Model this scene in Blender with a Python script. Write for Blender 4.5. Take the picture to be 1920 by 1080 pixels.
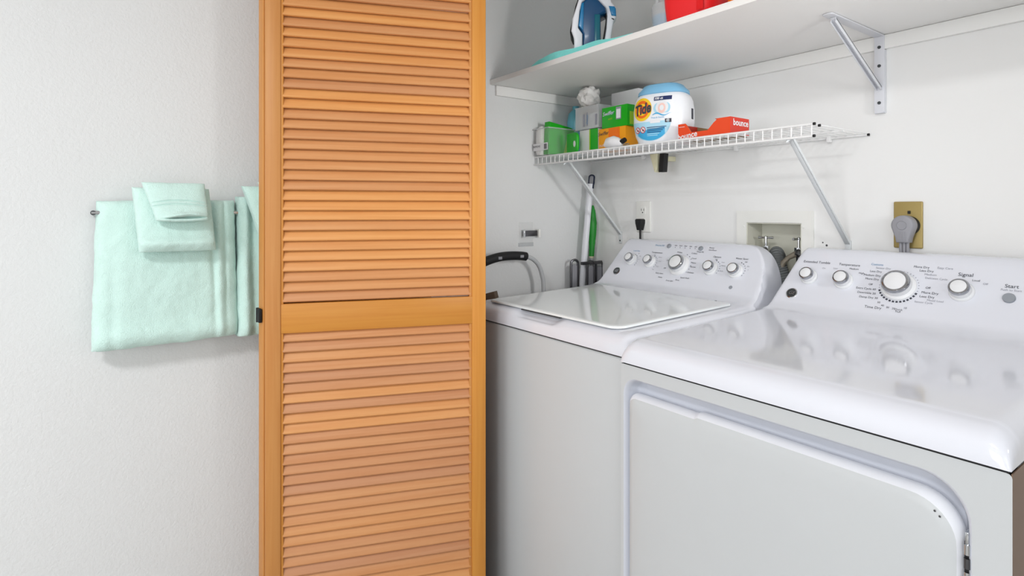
import bpy, bmesh, math, random
from mathutils import Vector, Matrix
random.seed(7)
for o in list(bpy.data.objects): bpy.data.objects.remove(o)
S = bpy.context.scene
COL = S.collection
PI = math.pi

# ---------------------------------------------------------------- camera
cam_d = bpy.data.cameras.new('camera')
cam = bpy.data.objects.new('camera', cam_d); COL.objects.link(cam)
cam.location = (0, 0, 1.22)
cam.rotation_euler = (PI/2, 0, math.radians(53.67))
cam_d.sensor_width = 36; cam_d.lens = 1073/1920*36
cam_d.shift_y = -144/1920
cam_d.clip_start = 0.02
S.camera = cam
# ---------------------------------------------------------------- world / exposure
w = bpy.data.worlds.new('world'); S.world = w; w.use_nodes = True
w.node_tree.nodes['Background'].inputs[0].default_value = (0.86, 0.93, 1.0, 1)
w.node_tree.nodes['Background'].inputs[1].default_value = 1.0
S.view_settings.view_transform = 'Standard'; S.view_settings.look = 'None'
S.view_settings.gamma = 1; S.view_settings.use_curve_mapping = False
S.view_settings.exposure = 0.12
# ---------------------------------------------------------------- added daylight at unseen windows, ceiling lamp, added closet fill
def area(name, loc, target, sx, sy, power, color=(1, 1, 1)):
    d = bpy.data.lights.new(name, 'AREA'); d.shape = 'RECTANGLE'; d.size = sx; d.size_y = sy
    d.energy = power; d.color = color
    o = bpy.data.objects.new(name, d); COL.objects.link(o); o.location = loc
    v = Vector(target) - Vector(loc)
    o.rotation_euler = v.to_track_quat('-Z', 'Y').to_euler()
    return o
area('added_light_rear', (0.15, -4.06, 1.40), (0.15, 0, 1.40), 1.9, 1.5, 52, (0.985, 0.993, 1.0))
area('added_light_side', (1.76, -1.45, 1.32), (-1.8, -1.45, 1.32), 1.9, 1.7, 12, (0.985, 0.993, 1.0))
area('ceiling_lamp_light', (0.05, -1.00, 2.335), (0.05, -1.00, 0), 0.45, 0.45, 34, (0.985, 0.99, 1.0))
area('closet_fill_light', (0.555, 1.12, 1.42), (-1.8, 1.22, 1.36), 0.22, 0.30, 1.6, (1.0, 0.995, 0.985)).data.spread = math.radians(62)  # added fill that brightens the inside of the closet

# ---------------------------------------------------------------- materials
def lin(c): return tuple(((x/255)/12.92 if x/255 <= 0.04045 else ((x/255+0.055)/1.055)**2.4) for x in c)
MATS = {}
def mat(name, rgb, rough=0.5, metal=0.0, bump=0.0, bscale=200.0, spec=0.5, sheen=0.0, coat=0.0, var=0.0, vscale=6.0, trans=0.0, alpha=1.0, ior=1.45, stretch=None):
    if name in MATS: return MATS[name]
    m = bpy.data.materials.new(name); m.use_nodes = True
    nt = m.node_tree; N = nt.nodes; L = nt.links
    b = N['Principled BSDF']
    c = lin(rgb)
    b.inputs['Base Color'].default_value = (*c, 1)
    b.inputs['Roughness'].default_value = rough; b.inputs['Metallic'].default_value = metal
    b.inputs['Specular IOR Level'].default_value = spec
    b.inputs['Sheen Weight'].default_value = sheen; b.inputs['Coat Weight'].default_value = coat
    b.inputs['Coat Roughness'].default_value = 0.06
    b.inputs['Transmission Weight'].default_value = trans; b.inputs['IOR'].default_value = ior
    b.inputs['Alpha'].default_value = alpha
    tc = N.new('ShaderNodeTexCoord')
    src = tc.outputs['Object']
    if stretch:
        mp = N.new('ShaderNodeMapping'); mp.inputs['Scale'].default_value = stretch
        L.new(src, mp.inputs['Vector']); src = mp.outputs['Vector']
    nz = N.new('ShaderNodeTexNoise'); nz.inputs['Scale'].default_value = vscale; nz.inputs['Detail'].default_value = 4
    L.new(src, nz.inputs['Vector'])
    mx = N.new('ShaderNodeMix'); mx.data_type = 'RGBA'
    v = var if var else 0.015
    mx.inputs[6].default_value = (*[x*(1-v) for x in c], 1); mx.inputs[7].default_value = (*[min(1, x*(1+v)) for x in c], 1)
    L.new(nz.outputs['Fac'], mx.inputs[0]); L.new(mx.outputs[2], b.inputs['Base Color'])
    if bump:
        n2 = N.new('ShaderNodeTexNoise'); n2.inputs['Scale'].default_value = bscale; n2.inputs['Detail'].default_value = 3
        L.new(tc.outputs['Object'], n2.inputs['Vector'])
        bp = N.new('ShaderNodeBump'); bp.inputs['Strength'].default_value = bump; bp.inputs['Distance'].default_value = 0.004
        L.new(n2.outputs['Fac'], bp.inputs['Height']); L.new(bp.outputs['Normal'], b.inputs['Normal'])
    MATS[name] = m
    return m
def wood(name, a, b_, axis):
    m = bpy.data.materials.new(name); m.use_nodes = True
    nt = m.node_tree; N = nt.nodes; L = nt.links; b = N['Principled BSDF']
    tc = N.new('ShaderNodeTexCoord'); mp = N.new('ShaderNodeMapping')
    mp.inputs['Scale'].default_value = {'z': (90, 90, 3.0), 'x': (3.0, 90, 90)}[axis]
    L.new(tc.outputs['Object'], mp.inputs['Vector'])
    nz = N.new('ShaderNodeTexNoise'); nz.inputs['Scale'].default_value = 1.0; nz.inputs['Detail'].default_value = 6
    nz.inputs['Distortion'].default_value = 0.6
    L.new(mp.outputs['Vector'], nz.inputs['Vector'])
    at = N.new('ShaderNodeAttribute'); at.attribute_name = 'tone'
    m1 = N.new('ShaderNodeMix'); m1.data_type = 'RGBA'
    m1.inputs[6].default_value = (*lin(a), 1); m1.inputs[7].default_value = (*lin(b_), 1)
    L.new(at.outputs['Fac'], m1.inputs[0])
    m2 = N.new('ShaderNodeMix'); m2.data_type = 'RGBA'; m2.blend_type = 'MULTIPLY'
    rp = N.new('ShaderNodeMapRange'); rp.inputs[1].default_value = 0.35; rp.inputs[2].default_value = 0.7
    L.new(nz.outputs['Fac'], rp.inputs[0]); 
    ml = N.new('ShaderNodeMath'); ml.operation = 'MULTIPLY'; ml.inputs[1].default_value = 0.45
    L.new(rp.outputs[0], ml.inputs[0]); L.new(ml.outputs[0], m2.inputs[0])
    L.new(m1.outputs[2], m2.inputs[6]); m2.inputs[7].default_value = (0.82, 0.62, 0.42, 1)
    L.new(m2.outputs[2], b.inputs['Base Color'])
    b.inputs['Roughness'].default_value = 0.42; b.inputs['Specular IOR Level'].default_value = 0.35
    MATS[name] = m
    return m
M_WALL = mat('wall_paint', (230, 231, 231), 0.75, bump=0.28, bscale=150, var=0.02, vscale=2.5, spec=0.3)
M_CLOSET = mat('closet_paint', (240, 240, 239), 0.72, bump=0.12, bscale=60, var=0.02, vscale=2, spec=0.3)
M_CEIL = mat('ceiling_paint', (240, 240, 238), 0.9, bump=0.2, bscale=90)
M_TRIM = mat('trim_paint', (242, 242, 240), 0.45, var=0.02)
M_SHELF = mat('shelf_paint', (253, 252, 250), 0.5, var=0.03, vscale=3)
M_FLOOR = mat('floor_vinyl', (168, 165, 160), 0.45, var=0.04, vscale=5)
M_ENAMEL = mat('white_enamel', (226, 228, 236), 0.10, spec=0.55, coat=0.4, var=0.012)
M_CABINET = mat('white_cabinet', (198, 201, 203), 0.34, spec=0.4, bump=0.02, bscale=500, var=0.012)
M_RIM = mat('rim_edge_light', (232, 234, 240), 0.3)  # lighter than the door: light along its edge put into the colour
M_BAY = mat('door_bay_light_tint', (204, 207, 216), 0.35)  # pale lavender: brightness of the recess put into the colour
M_LID = mat('lid_enamel', (236, 240, 241), 0.09, spec=0.5, coat=0.4, var=0.01)
M_SIDE = mat('side_panel_shade_brown', (128, 104, 86), 0.5, var=0.06)  # white side in shade, with reflected wood, put into a brown
M_DARK = mat('dark_gap', (70, 70, 72), 0.7)
M_CHROME = mat('chrome', (205, 207, 210), 0.12, metal=1.0)
M_RING = mat('knob_ring_chrome', (172, 174, 178), 0.10, metal=1.0)
M_DCHROME = mat('dark_metal', (95, 95, 98), 0.3, metal=0.9)
M_KNOB = mat('knob_white', (235, 236, 238), 0.25)
M_GREYBTN = mat('grey_button', (150, 155, 162), 0.4)
M_INK = mat('ink_dark', (62, 64, 74), 0.7)
M_INKG = mat('ink_grey', (150, 152, 162), 0.7)
M_INKB = mat('ink_blue', (88, 140, 180), 0.7)
M_BADGE = mat('badge_dark', (70, 74, 76), 0.35, metal=0.5)
M_WIRE = mat('white_vinyl_wire', (240, 240, 240), 0.35)
M_BRACE = mat('white_steel_brace', (214, 218, 220), 0.4)
M_BRKT = mat('bracket_steel', (222, 224, 230), 0.35)
M_BLACK = mat('black_rubber', (24, 24, 26), 0.6)
M_NAVY = mat('navy_plastic', (22, 34, 60), 0.4)
M_GREYP = mat('grey_plastic', (150, 150, 156), 0.45)
M_HOSE = mat('grey_hose', (96, 99, 99), 0.55)
M_BRAID = mat('braided_hose', (128, 120, 106), 0.35, metal=0.4, bump=0.5, bscale=500)
M_TUBE = mat('pale_grey_tube', (186, 188, 190), 0.4)
M_GOLD = mat('gold_outlet_plate', (168, 148, 92), 0.38, metal=0.35)
M_PLATE = mat('white_plate', (240, 240, 236), 0.35)
M_BOXIN = mat('utility_box_inner', (222, 221, 208), 0.7)
M_TERRY = mat('mint_terry', (212, 241, 233), 0.95, bump=0.55, bscale=420, sheen=0.35, var=0.05, vscale=25, spec=0.1)
M_PAD = mat('turquoise_cloth', (140, 234, 228), 0.9, bump=0.5, bscale=300, var=0.08, vscale=18, spec=0.1)
M_CLEAR = mat('clear_plastic', (244, 246, 246), 0.12, alpha=0.09, spec=0.6)
M_CLEAR2 = mat('frosted_plastic', (225, 228, 230), 0.25, alpha=0.42, spec=0.5)
M_LIQ = mat('blue_liquid', (120, 185, 222), 0.1, alpha=0.85)
M_RED = mat('red_plastic', (246, 44, 50), 0.35, spec=0.4)
M_DRED = mat('deep_red_plastic', (232, 14, 22), 0.35)
M_ORG = mat('orange_foil', (250, 130, 20), 0.35, var=0.1, vscale=30)
M_YEL = mat('yellow_print', (255, 214, 40), 0.4)
M_BLUE = mat('iron_blue', (20, 122, 176), 0.25, coat=0.1)
M_BLUED = mat('iron_deep_blue', (4, 72, 118), 0.25, coat=0.1)
M_IRONW = mat('iron_white', (236, 238, 244), 0.28)
M_GREEN = mat('green_wrapper', (34, 176, 34), 0.3, var=0.12, vscale=20)
M_LIME = mat('lime_print', (160, 205, 40), 0.4)
M_GREENH = mat('green_handle', (30, 140, 44), 0.4)
M_ORBOX = mat('orange_carton', (255, 168, 26), 0.5, var=0.04)
M_ORBOX2 = mat('deep_orange_print', (252, 122, 20), 0.5)
M_WHITEP = mat('white_carton', (238, 238, 240), 0.5)
M_BAG = mat('white_plastic_bag', (240, 238, 236), 0.4, bump=0.5, bscale=40, var=0.03)
M_TEAL = mat('teal_plastic', (120, 200, 220), 0.3)
M_TUB = mat('tub_white', (242, 244, 248), 0.3)
M_TUBLID = mat('tub_blue_lid', (130, 190, 226), 0.35)
M_LBLUE = mat('label_light_blue', (176, 222, 242), 0.5)
M_CYAN = mat('label_cyan', (64, 172, 222), 0.5)
M_NAVYINK = mat('label_navy', (28, 44, 96), 0.5)
M_REDINK = mat('label_red', (204, 40, 44), 0.5)
M_LORANGE = mat('logo_orange', (244, 110, 24), 0.5)
M_LYELLOW = mat('logo_yellow', (253, 208, 40), 0.5)
M_PINK = mat('pod_pink', (246, 206, 196), 0.5)
M_BOUNCE = mat('red_orange_carton', (238, 78, 36), 0.5, var=0.03)
M_BOUNCED = mat('red_carton_side', (214, 58, 40), 0.5, var=0.03)
M_KRAFT = mat('kraft_card', (150, 124, 88), 0.8, var=0.05)
M_CREAM = mat('cream_plastic', (224, 220, 188), 0.5)
M_BROWN = mat('brown_bar', (92, 76, 62), 0.6, var=0.1)
M_WOODV = wood('pine_stile', (214, 148, 68), (190, 135, 88), 'z')
M_WOODH = wood('pine_slat', (224, 160, 96), (196, 141, 104), 'x')
M_WOODR = wood('pine_rail', (204, 138, 58), (200, 138, 70), 'x')

# ---------------------------------------------------------------- mesh builder
def frame(o, right, up):
    r = Vector(right).normalized(); u = Vector(up).normalized(); n = r.cross(u)
    m = Matrix((r, u, n)).transposed().to_4x4(); m.translation = Vector(o)
    return m
class MB:
    def __init__(s):
        s.bm = bmesh.new(); s.mats = []; s.tl = s.bm.loops.layers.float_color.new('tone'); s.T = Matrix()
    def mi(s, m):
        if m not in s.mats: s.mats.append(m)
        return s.mats.index(m)
    def _fin(s, verts, faces, m, tone=0.3, smooth=False):
        i = s.mi(m)
        for v in verts: v.co = s.T @ v.co
        for f in faces:
            f.material_index = i; f.smooth = smooth
            for l in f.loops: l[s.tl] = (tone, tone, tone, 1)
    def pf(s, pts, faces, m, tone=0.3, smooth=False):
        vs = [s.bm.verts.new(Vector(p)) for p in pts]; fs = []
        for f in faces:
            try: fs.append(s.bm.faces.new([vs[i] for i in f]))
            except ValueError: pass
        s._fin(vs, fs, m, tone, smooth); return vs
    def box(s, lo, hi, m, bev=0.0, seg=2, tone=0.3, X=None):
        x0, y0, z0 = lo; x1, y1, z1 = hi
        b = bmesh.new()
        vs = [b.verts.new(p) for p in [(x0,y0,z0),(x1,y0,z0),(x1,y1,z0),(x0,y1,z0),(x0,y0,z1),(x1,y0,z1),(x1,y1,z1),(x0,y1,z1)]]
        for f in [(0,3,2,1),(4,5,6,7),(0,1,5,4),(1,2,6,5),(2,3,7,6),(3,0,4,7)]: b.faces.new([vs[i] for i in f])
        if bev: bmesh.ops.bevel(b, geom=b.edges[:], offset=bev, segments=seg, profile=0.5, affect='EDGES')
        s.absorb(b, m, X, tone, bool(bev))
    def absorb(s, b, m, X=None, tone=0.3, smooth=False):
        b.verts.index_update()
        vs = [s.bm.verts.new((X @ v.co) if X else v.co) for v in b.verts]; fs = []
        for f in b.faces:
            try: fs.append(s.bm.faces.new([vs[v.index] for v in f.verts]))
            except ValueError: pass
        s._fin(vs, fs, m, tone, smooth); b.free(); return vs
    def tube(s, pts, r, m, seg=10, cap=True, closed=False):
        P = [Vector(p) for p in pts]; n = len(P)
        R = r if isinstance(r, (list, tuple)) else [r]*n
        rings = []; up = None
        for i, p in enumerate(P):
            a = P[i-1] if (i > 0 or closed) else P[0]; c = P[(i+1) % n] if (i < n-1 or closed) else P[-1]
            t = (c-a).normalized()
            if up is None:
                up = Vector((0, 0, 1)) if abs(t.z) < 0.9 else Vector((1, 0, 0))
            side = t.cross(up).normalized(); up = side.cross(t).normalized()
            rings.append([p + R[i]*(math.cos(2*PI*k/seg)*side + math.sin(2*PI*k/seg)*up) for k in range(seg)])
        pts2 = [q for rg in rings for q in rg]; fs = []
        for i in range(n if closed else n-1):
            j = (i+1) % n
            for k in range(seg): fs.append((i*seg+k, i*seg+(k+1) % seg, j*seg+(k+1) % seg, j*seg+k))
        if cap and not closed: fs.append(tuple(range(seg-1, -1, -1))); fs.append(tuple((n-1)*seg+k for k in range(seg)))
        s.pf(pts2, fs, m, smooth=True)
    def rod(s, a, b, r, m, seg=10, r2=None): s.tube([a, b], [r, r if r2 is None else r2], m, seg)
    def lathe(s, prof, m, X=None, seg=32, sx=1, sy=1):
        pts = []; fs = []
        for (r, z) in prof:
            for k in range(seg): pts.append(Vector((r*math.cos(2*PI*k/seg)*sx, r*math.sin(2*PI*k/seg)*sy, z)))
        n = len(prof)
        for i in range(n-1):
            for k in range(seg): fs.append((i*seg+k, i*seg+(k+1) % seg, (i+1)*seg+(k+1) % seg, (i+1)*seg+k))
        fs.append(tuple(range(seg-1, -1, -1))); fs.append(tuple((n-1)*seg+k for k in range(seg)))
        if X: pts = [X @ p for p in pts]
        s.pf(pts, fs, m, smooth=True)
    def prism(s, poly, X, h, m, bev=0.0, smooth=None):
        """poly (x,y) extruded from z=0 to h in the frame X"""
        b = bmesh.new(); n = len(poly)
        lo = [b.verts.new((p[0], p[1], 0)) for p in poly]; hi = [b.verts.new((p[0], p[1], h)) for p in poly]
        ft = b.faces.new(hi); fb = b.faces.new(lo[::-1])
        for i in range(n): b.faces.new([lo[i], lo[(i+1) % n], hi[(i+1) % n], hi[i]])
        bmesh.ops.recalc_face_normals(b, faces=b.faces[:])
        if bev:
            es = [e for e in b.edges if abs(e.verts[0].co.z-e.verts[1].co.z) < 1e-7]
            bmesh.ops.bevel(b, geom=es, offset=bev, segments=3, profile=0.5, affect='EDGES')
        s.absorb(b, m, X, smooth=bool(bev) if smooth is None else smooth)
    def grid(s, fn, nu, nv, m, closeu=False, smooth=True, flip=False):
        pts = [fn(i/(nu-(0 if closeu else 1)), j/(nv-1)) for i in range(nu) for j in range(nv)]; fs = []
        for i in range(nu if closeu else nu-1):
            k = (i+1) % nu
            for j in range(nv-1):
                q = (i*nv+j, k*nv+j, k*nv+j+1, i*nv+j+1)
                fs.append(q[::-1] if flip else q)
        return s.pf(pts, fs, m, smooth=smooth)
    def text(s, txt, size, X, m, align='CENTER', thick=0.0004, shear=0.0, bold=0.0, sx=1.0, warp=None):
        cu = bpy.data.curves.new('t', 'FONT'); cu.body = txt; cu.size = size; cu.align_x = align; cu.align_y = 'CENTER'
        cu.shear = shear; cu.offset = bold; cu.resolution_u = 3
        ob = bpy.data.objects.new('t', cu); COL.objects.link(ob)
        dg = bpy.context.evaluated_depsgraph_get(); dg.update()
        me = bpy.data.meshes.new_from_object(ob.evaluated_get(dg))
        b = bmesh.new(); b.from_mesh(me)
        for v in b.verts:
            v.co.x *= sx; v.co.z += thick
        if warp:
            for v in b.verts: v.co = warp(v.co)
            s.absorb(b, m)
        else: s.absorb(b, m, X)
        bpy.data.objects.remove(ob); bpy.data.curves.remove(cu); bpy.data.meshes.remove(me)
    def build(s, name, parent=None, loc=None, normals=True, auto=True):
        if normals: bmesh.ops.recalc_face_normals(s.bm, faces=s.bm.faces[:])
        me = bpy.data.meshes.new(name)
        if loc is not None:
            for v in s.bm.verts: v.co -= Vector(loc)
        s.bm.to_mesh(me); s.bm.free()
        for m in s.mats: me.materials.append(m)
        if auto:
            try: me.set_sharp_from_angle(angle=math.radians(38))
            except Exception: pass
        o = bpy.data.objects.new(name, me); COL.objects.link(o)
        if loc is not None: o.location = loc
        if parent:
            o.parent = parent
            if loc is None: o.location = tuple(-c for c in parent.location) if parent.rotation_euler.z == 0 else o.location
        return o
def tag(o, label, cat, group=None, kind=None):
    if label: o['label'] = label
    if cat: o['category'] = cat
    if group: o['group'] = group
    if kind: o['kind'] = kind
    return o
def thing(name, loc, label, cat, group=None, kind=None):
    o = bpy.data.objects.new(name, None); COL.objects.link(o); o.location = loc; o.empty_display_size = 0.05
    bpy.context.view_layer.update()
    return tag(o, label, cat, group, kind)
def one(name, mb, label, cat, loc, group=None, kind=None):
    return tag(mb.build(name, loc=loc), label, cat, group, kind)
def sub(mb, name, parent, label=None):
    """sub-part: geometry already in world coordinates under a part"""
    o = mb.build(name); o.parent = parent
    bpy.context.view_layer.update()
    o.matrix_parent_inverse = parent.matrix_world.inverted()
    if label: o['label'] = label
    return o
def struct(name, mb, label=None):
    o = mb.build(name); o['kind'] = 'structure'
    if label: o['label'] = label
    return o
def rrect(x0, y0, x1, y1, r, n=8):
    rs = r if isinstance(r, (list, tuple)) else [r]*4  # bl, br, tr, tl
    pts = []
    for (cx, cy, a0, q) in ((x0+rs[0], y0+rs[0], PI, rs[0]), (x1-rs[1], y0+rs[1], 1.5*PI, rs[1]), (x1-rs[2], y1-rs[2], 0, rs[2]), (x0+rs[3], y1-rs[3], PI/2, rs[3])):
        for k in range(n+1):
            a = a0 + k/n*PI/2; pts.append((cx+q*math.cos(a), cy+q*math.sin(a)))
    return pts
def sm(t): t = max(0, min(1, t)); return t*t*(3-2*t)

XL, YB = -1.803, 1.75
# ================================================================ THE ROOM
XR, YR, ZC = 1.70, -4.00, 2.44
m = MB(); m.box((XL-0.1, YR-0.1, -0.1), (XR+0.1, YB+0.2, 0), M_FLOOR); struct('floor', m, 'pale grey vinyl floor')
m = MB(); m.box((XL-0.1, YR-0.1, ZC), (XR+0.1, YB+0.2, ZC+0.1), M_CEIL); struct('ceiling', m)
m = MB(); m.box((XL-0.1, YR-0.1, 0), (XL, YB+0.2, ZC), M_WALL); struct('wall_left', m, 'textured off-white wall with the towels')
# back wall with the opening of the recessed valve box
bx0, bx1, bz0, bz1 = -1.065, -0.883, 1.02, 1.183
m = MB()
for lo, hi in (((XL, YB, 0), (bx0, YB+0.1, ZC)), ((bx1, YB, 0), (0.64, YB+0.1, ZC)), ((bx0, YB, 0), (bx1, YB+0.1, bz0)), ((bx0, YB, bz1), (bx1, YB+0.1, ZC))):
    m.box(lo, hi, M_CLOSET)
struct('wall_back', m, 'white closet back wall')
m = MB(); m.box((0.62, 0.90, 0), (0.72, YB+0.1, ZC), M_CLOSET); m.box((0.72, 0.90, 0), (XR, 1.0, ZC), M_WALL); struct('wall_closet', m)
m = MB(); m.box((XL, 0.86, 2.31), (0.62, 0.98, ZC), M_WALL); struct('wall_header', m)
# rear and right walls with unseen windows, added to let light in
m = MB()
for lo, hi in (((XL, YR-0.1, 0), (-0.80, YR, ZC)), ((1.10, YR-0.1, 0), (XR, YR, ZC)), ((-0.80, YR-0.1, 0), (1.10, YR, 0.65)), ((-0.80, YR-0.1, 2.15), (1.10, YR, ZC))): m.box(lo, hi, M_WALL)
struct('wall_rear', m)
m = MB()
for lo, hi in (((XR, YR-0.1, 0), (XR+0.1, -2.40, ZC)), ((XR, -0.50, 0), (XR+0.1, 1.0, ZC)), ((XR, -2.40, 0), (XR+0.1, -0.50, 0.45)), ((XR, -2.40, 2.15), (XR+0.1, -0.50, ZC))): m.box(lo, hi, M_WALL)
struct('wall_right', m)
m = MB()
for x in (-0.80, 0.12, 1.05): m.box((x, YR-0.06, 0.65), (x+0.05, YR-0.02, 2.15), M_TRIM)
for z in (0.65, 2.10): m.box((-0.80, YR-0.06, z), (1.10, YR-0.02, z+0.05), M_TRIM)
struct('added_window_1', m)
m = MB()
for y in (-2.40, -1.48, -0.55): m.box((XR+0.02, y, 0.45), (XR+0.06, y+0.05, 2.15), M_TRIM)
for z in (0.45, 2.10): m.box((XR+0.02, -2.40, z), (XR+0.06, -0.50, z+0.05), M_TRIM)
struct('added_window_2', m)
m = MB(); m.box((XL, YR, 0), (XL+0.012, 0.86, 0.085), M_TRIM, 0.003); struct('baseboard_left', m)
t = thing('closet_fill_lamp', (0.62, 1.12, 1.46), 'unseen flat fill lamp added on the right end wall of the closet', 'wall lamp')  # unseen lamp, added to brighten the closet
m = MB(); m.box((0.585, 0.99, 1.25), (0.6195, 1.25, 1.59), M_TRIM, 0.004); m.build('lamp_body', t)
m = MB(); m.box((0.565, 1.005, 1.265), (0.584, 1.235, 1.575), M_PLATE, 0.004); m.build('diffuser', t)
t = thing('ceiling_lamp', (0.05, -1.00, ZC), 'round flush ceiling lamp in the middle of the room', 'ceiling lamp')
m = MB(); m.lathe([(0.14, -0.03), (0.15, -0.02), (0.15, 0.0)], M_CHROME, Matrix.Translation((0.05, -1.00, ZC))); m.build('base_ring', t)
m = MB(); m.lathe([(0.02, -0.095), (0.08, -0.085), (0.12, -0.06), (0.138, -0.03)], M_PLATE, Matrix.Translation((0.05, -1.00, ZC))); m.build('lamp_shade', t)
# shelf cleats
m = MB(); m.box((XL, YB-0.012, 1.662), (0.62, YB, 1.7), M_TRIM, 0.0015); struct('trim_1', m, 'white cleat along the back wall under the shelf')
m = MB(); m.box((XL, 1.245, 1.662), (XL+0.012, YB-0.012, 1.7), M_TRIM, 0.0015); struct('trim_2', m, 'white cleat on the side wall under the shelf')

# ================================================================ BIFOLD LOUVRE DOOR
LW = 0.587; TH = 0.028; PITCH = 0.0269
def leaf(root, origin, direction, nrm, full=True, partname=None):
    """origin = near/outer end of the front face; local x runs along direction, y away from the face (into the leaf)"""
    d = Vector((direction[0], direction[1], 0)).normalized(); n = Vector((nrm[0], nrm[1], 0)).normalized()
    X = Matrix(((d.x, -n.x, 0, origin[0]), (d.y, -n.y, 0, origin[1]), (0, 0, 1, 0), (0, 0, 0, 1)))
    ST = 0.0385; zt, zb = 2.285, 0.012
    holder = root
    def mk(nm, fn, top=True):
        q = MB(); fn(q); o = q.build(nm); o.parent = holder
        o.matrix_local = root.matrix_world.inverted() @ X if holder is root else Matrix()
        return o
    if not full:
        q = MB(); q.box((0, 0, zb), (ST, TH, zt), M_WOODV, 0.002, tone=0.4); q.box((LW-ST, 0, zb), (LW, TH, zt), M_WOODV, 0.002, tone=0.4)
        for a, b in ((zb, 0.14), (0.900, 0.977), (2.187, zt)): q.box((ST, 0.001, a), (LW-ST, TH-0.001, b), M_WOODH, 0.0015)
        holder_o = q.build('rear_leaf'); holder_o.parent = root; holder_o.matrix_local = root.matrix_world.inverted() @ X
        holder_o['label'] = 'rear leaf folded behind the front one'
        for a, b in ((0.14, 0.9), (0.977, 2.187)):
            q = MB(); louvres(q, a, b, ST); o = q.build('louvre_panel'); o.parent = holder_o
        return holder_o
    mk('stile', lambda q: (q.box((0, 0, zb), (ST, TH, zt), M_WOODV, 0.003, tone=0.55), q.box((ST-0.001, 0.004, zb+0.1), (ST+0.006, TH-0.004, zt-0.1), M_WOODV, 0.002, tone=0.0)))
    mk('stile', lambda q: (q.box((LW-ST-0.002, 0, zb), (LW, TH, zt), M_WOODV, 0.003, tone=0.0), q.box((LW-ST-0.009, 0.004, zb+0.1), (LW-ST-0.001, TH-0.004, zt-0.1), M_WOODV, 0.002, tone=0.5)))
    for a, b, nm in ((zb, 0.1465, 'bottom_rail'), (0.900, 0.977, 'middle_rail'), (2.187, zt, 'top_rail')):
        mk(nm, lambda q: q.box((ST, 0.0008, a), (LW-ST, TH-0.001, b), M_WOODR, 0.002, tone=0.0))
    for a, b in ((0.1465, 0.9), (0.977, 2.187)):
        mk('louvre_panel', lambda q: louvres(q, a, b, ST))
def louvres(q, a, b, ST):
    n = int(round((b-a)/PITCH))
    top = a if a > 0.5 else None
    for k in range(n+1):
        # front (lower) edge of each slat sits one pitch apart
        z = (0.977 + k*PITCH) if a > 0.5 else (0.900 - (k+1)*PITCH)
        if z < a-0.02 or z > b-0.006: continue
        tone = min(1, max(0, random.gauss(0.30 if a > 0.5 else 0.62, 0.24)))  # random tone; lower panel's mean deeper, its weaker light put into colour
        L0, L1 = ST+0.004, LW-ST-0.004
        j = random.uniform(-0.0006, 0.0006)
        y0 = 0.0030; dy = 0.0150; dz = PITCH+0.0026; h = 0.0098; rb = 0.0046; zb0 = z+0.0030+j; c = 0.0008
        prof = [(y0+rb-rb*math.cos(a_*PI/12)+(0.0003 if a_ else 0.0004), zb0+rb-rb*math.sin(a_*PI/12)) for a_ in range(7)] + [(y0+h, zb0), (y0+h+c*0.3, zb0+c), (y0+dy+h, zb0+dz-c), (y0+dy+h-c, zb0+dz), (y0+dy+c*0.6, zb0+dz), (y0+dy-c*0.3, zb0+dz-c)]
        pts = []
        for x in (L0, L1):
            for (s_, t_) in prof:
                pts.append((x, s_, t_))
        k8 = len(prof)
        fs = [tuple(range(k8)), tuple(range(2*k8-1, k8-1, -1))]
        for i in range(k8): fs.append((i, k8+i, k8+(i+1) % k8, (i+1) % k8))
        q.pf(pts, fs, M_WOODH, tone=tone)
F0 = (-1.572, 0.362)
door = thing('door_1', (-1.79, 0.92, 0), 'folded open orange pine louvred bifold closet door left of the washer', 'door', kind='structure')
leaf(door, F0, (0.352, 0.936), (0.936, -0.352), True)
c2 = (-1.6255, 0.3585)
leaf(door, c2, (-0.235, 0.972), (-0.972, -0.235), False)
for z in (0.945, 1.85, 0.2):
    q = MB(); q.box((-1.6215, 0.3535, z-0.018), (-1.6005, 0.3615, z+0.018), M_BLACK, 0.001); q.rod((-1.6225, 0.355, z-0.019), (-1.6225, 0.355, z+0.019), 0.0035, M_BLACK)
    sub(q, 'hinge', door, 'small black hinge')

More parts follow.
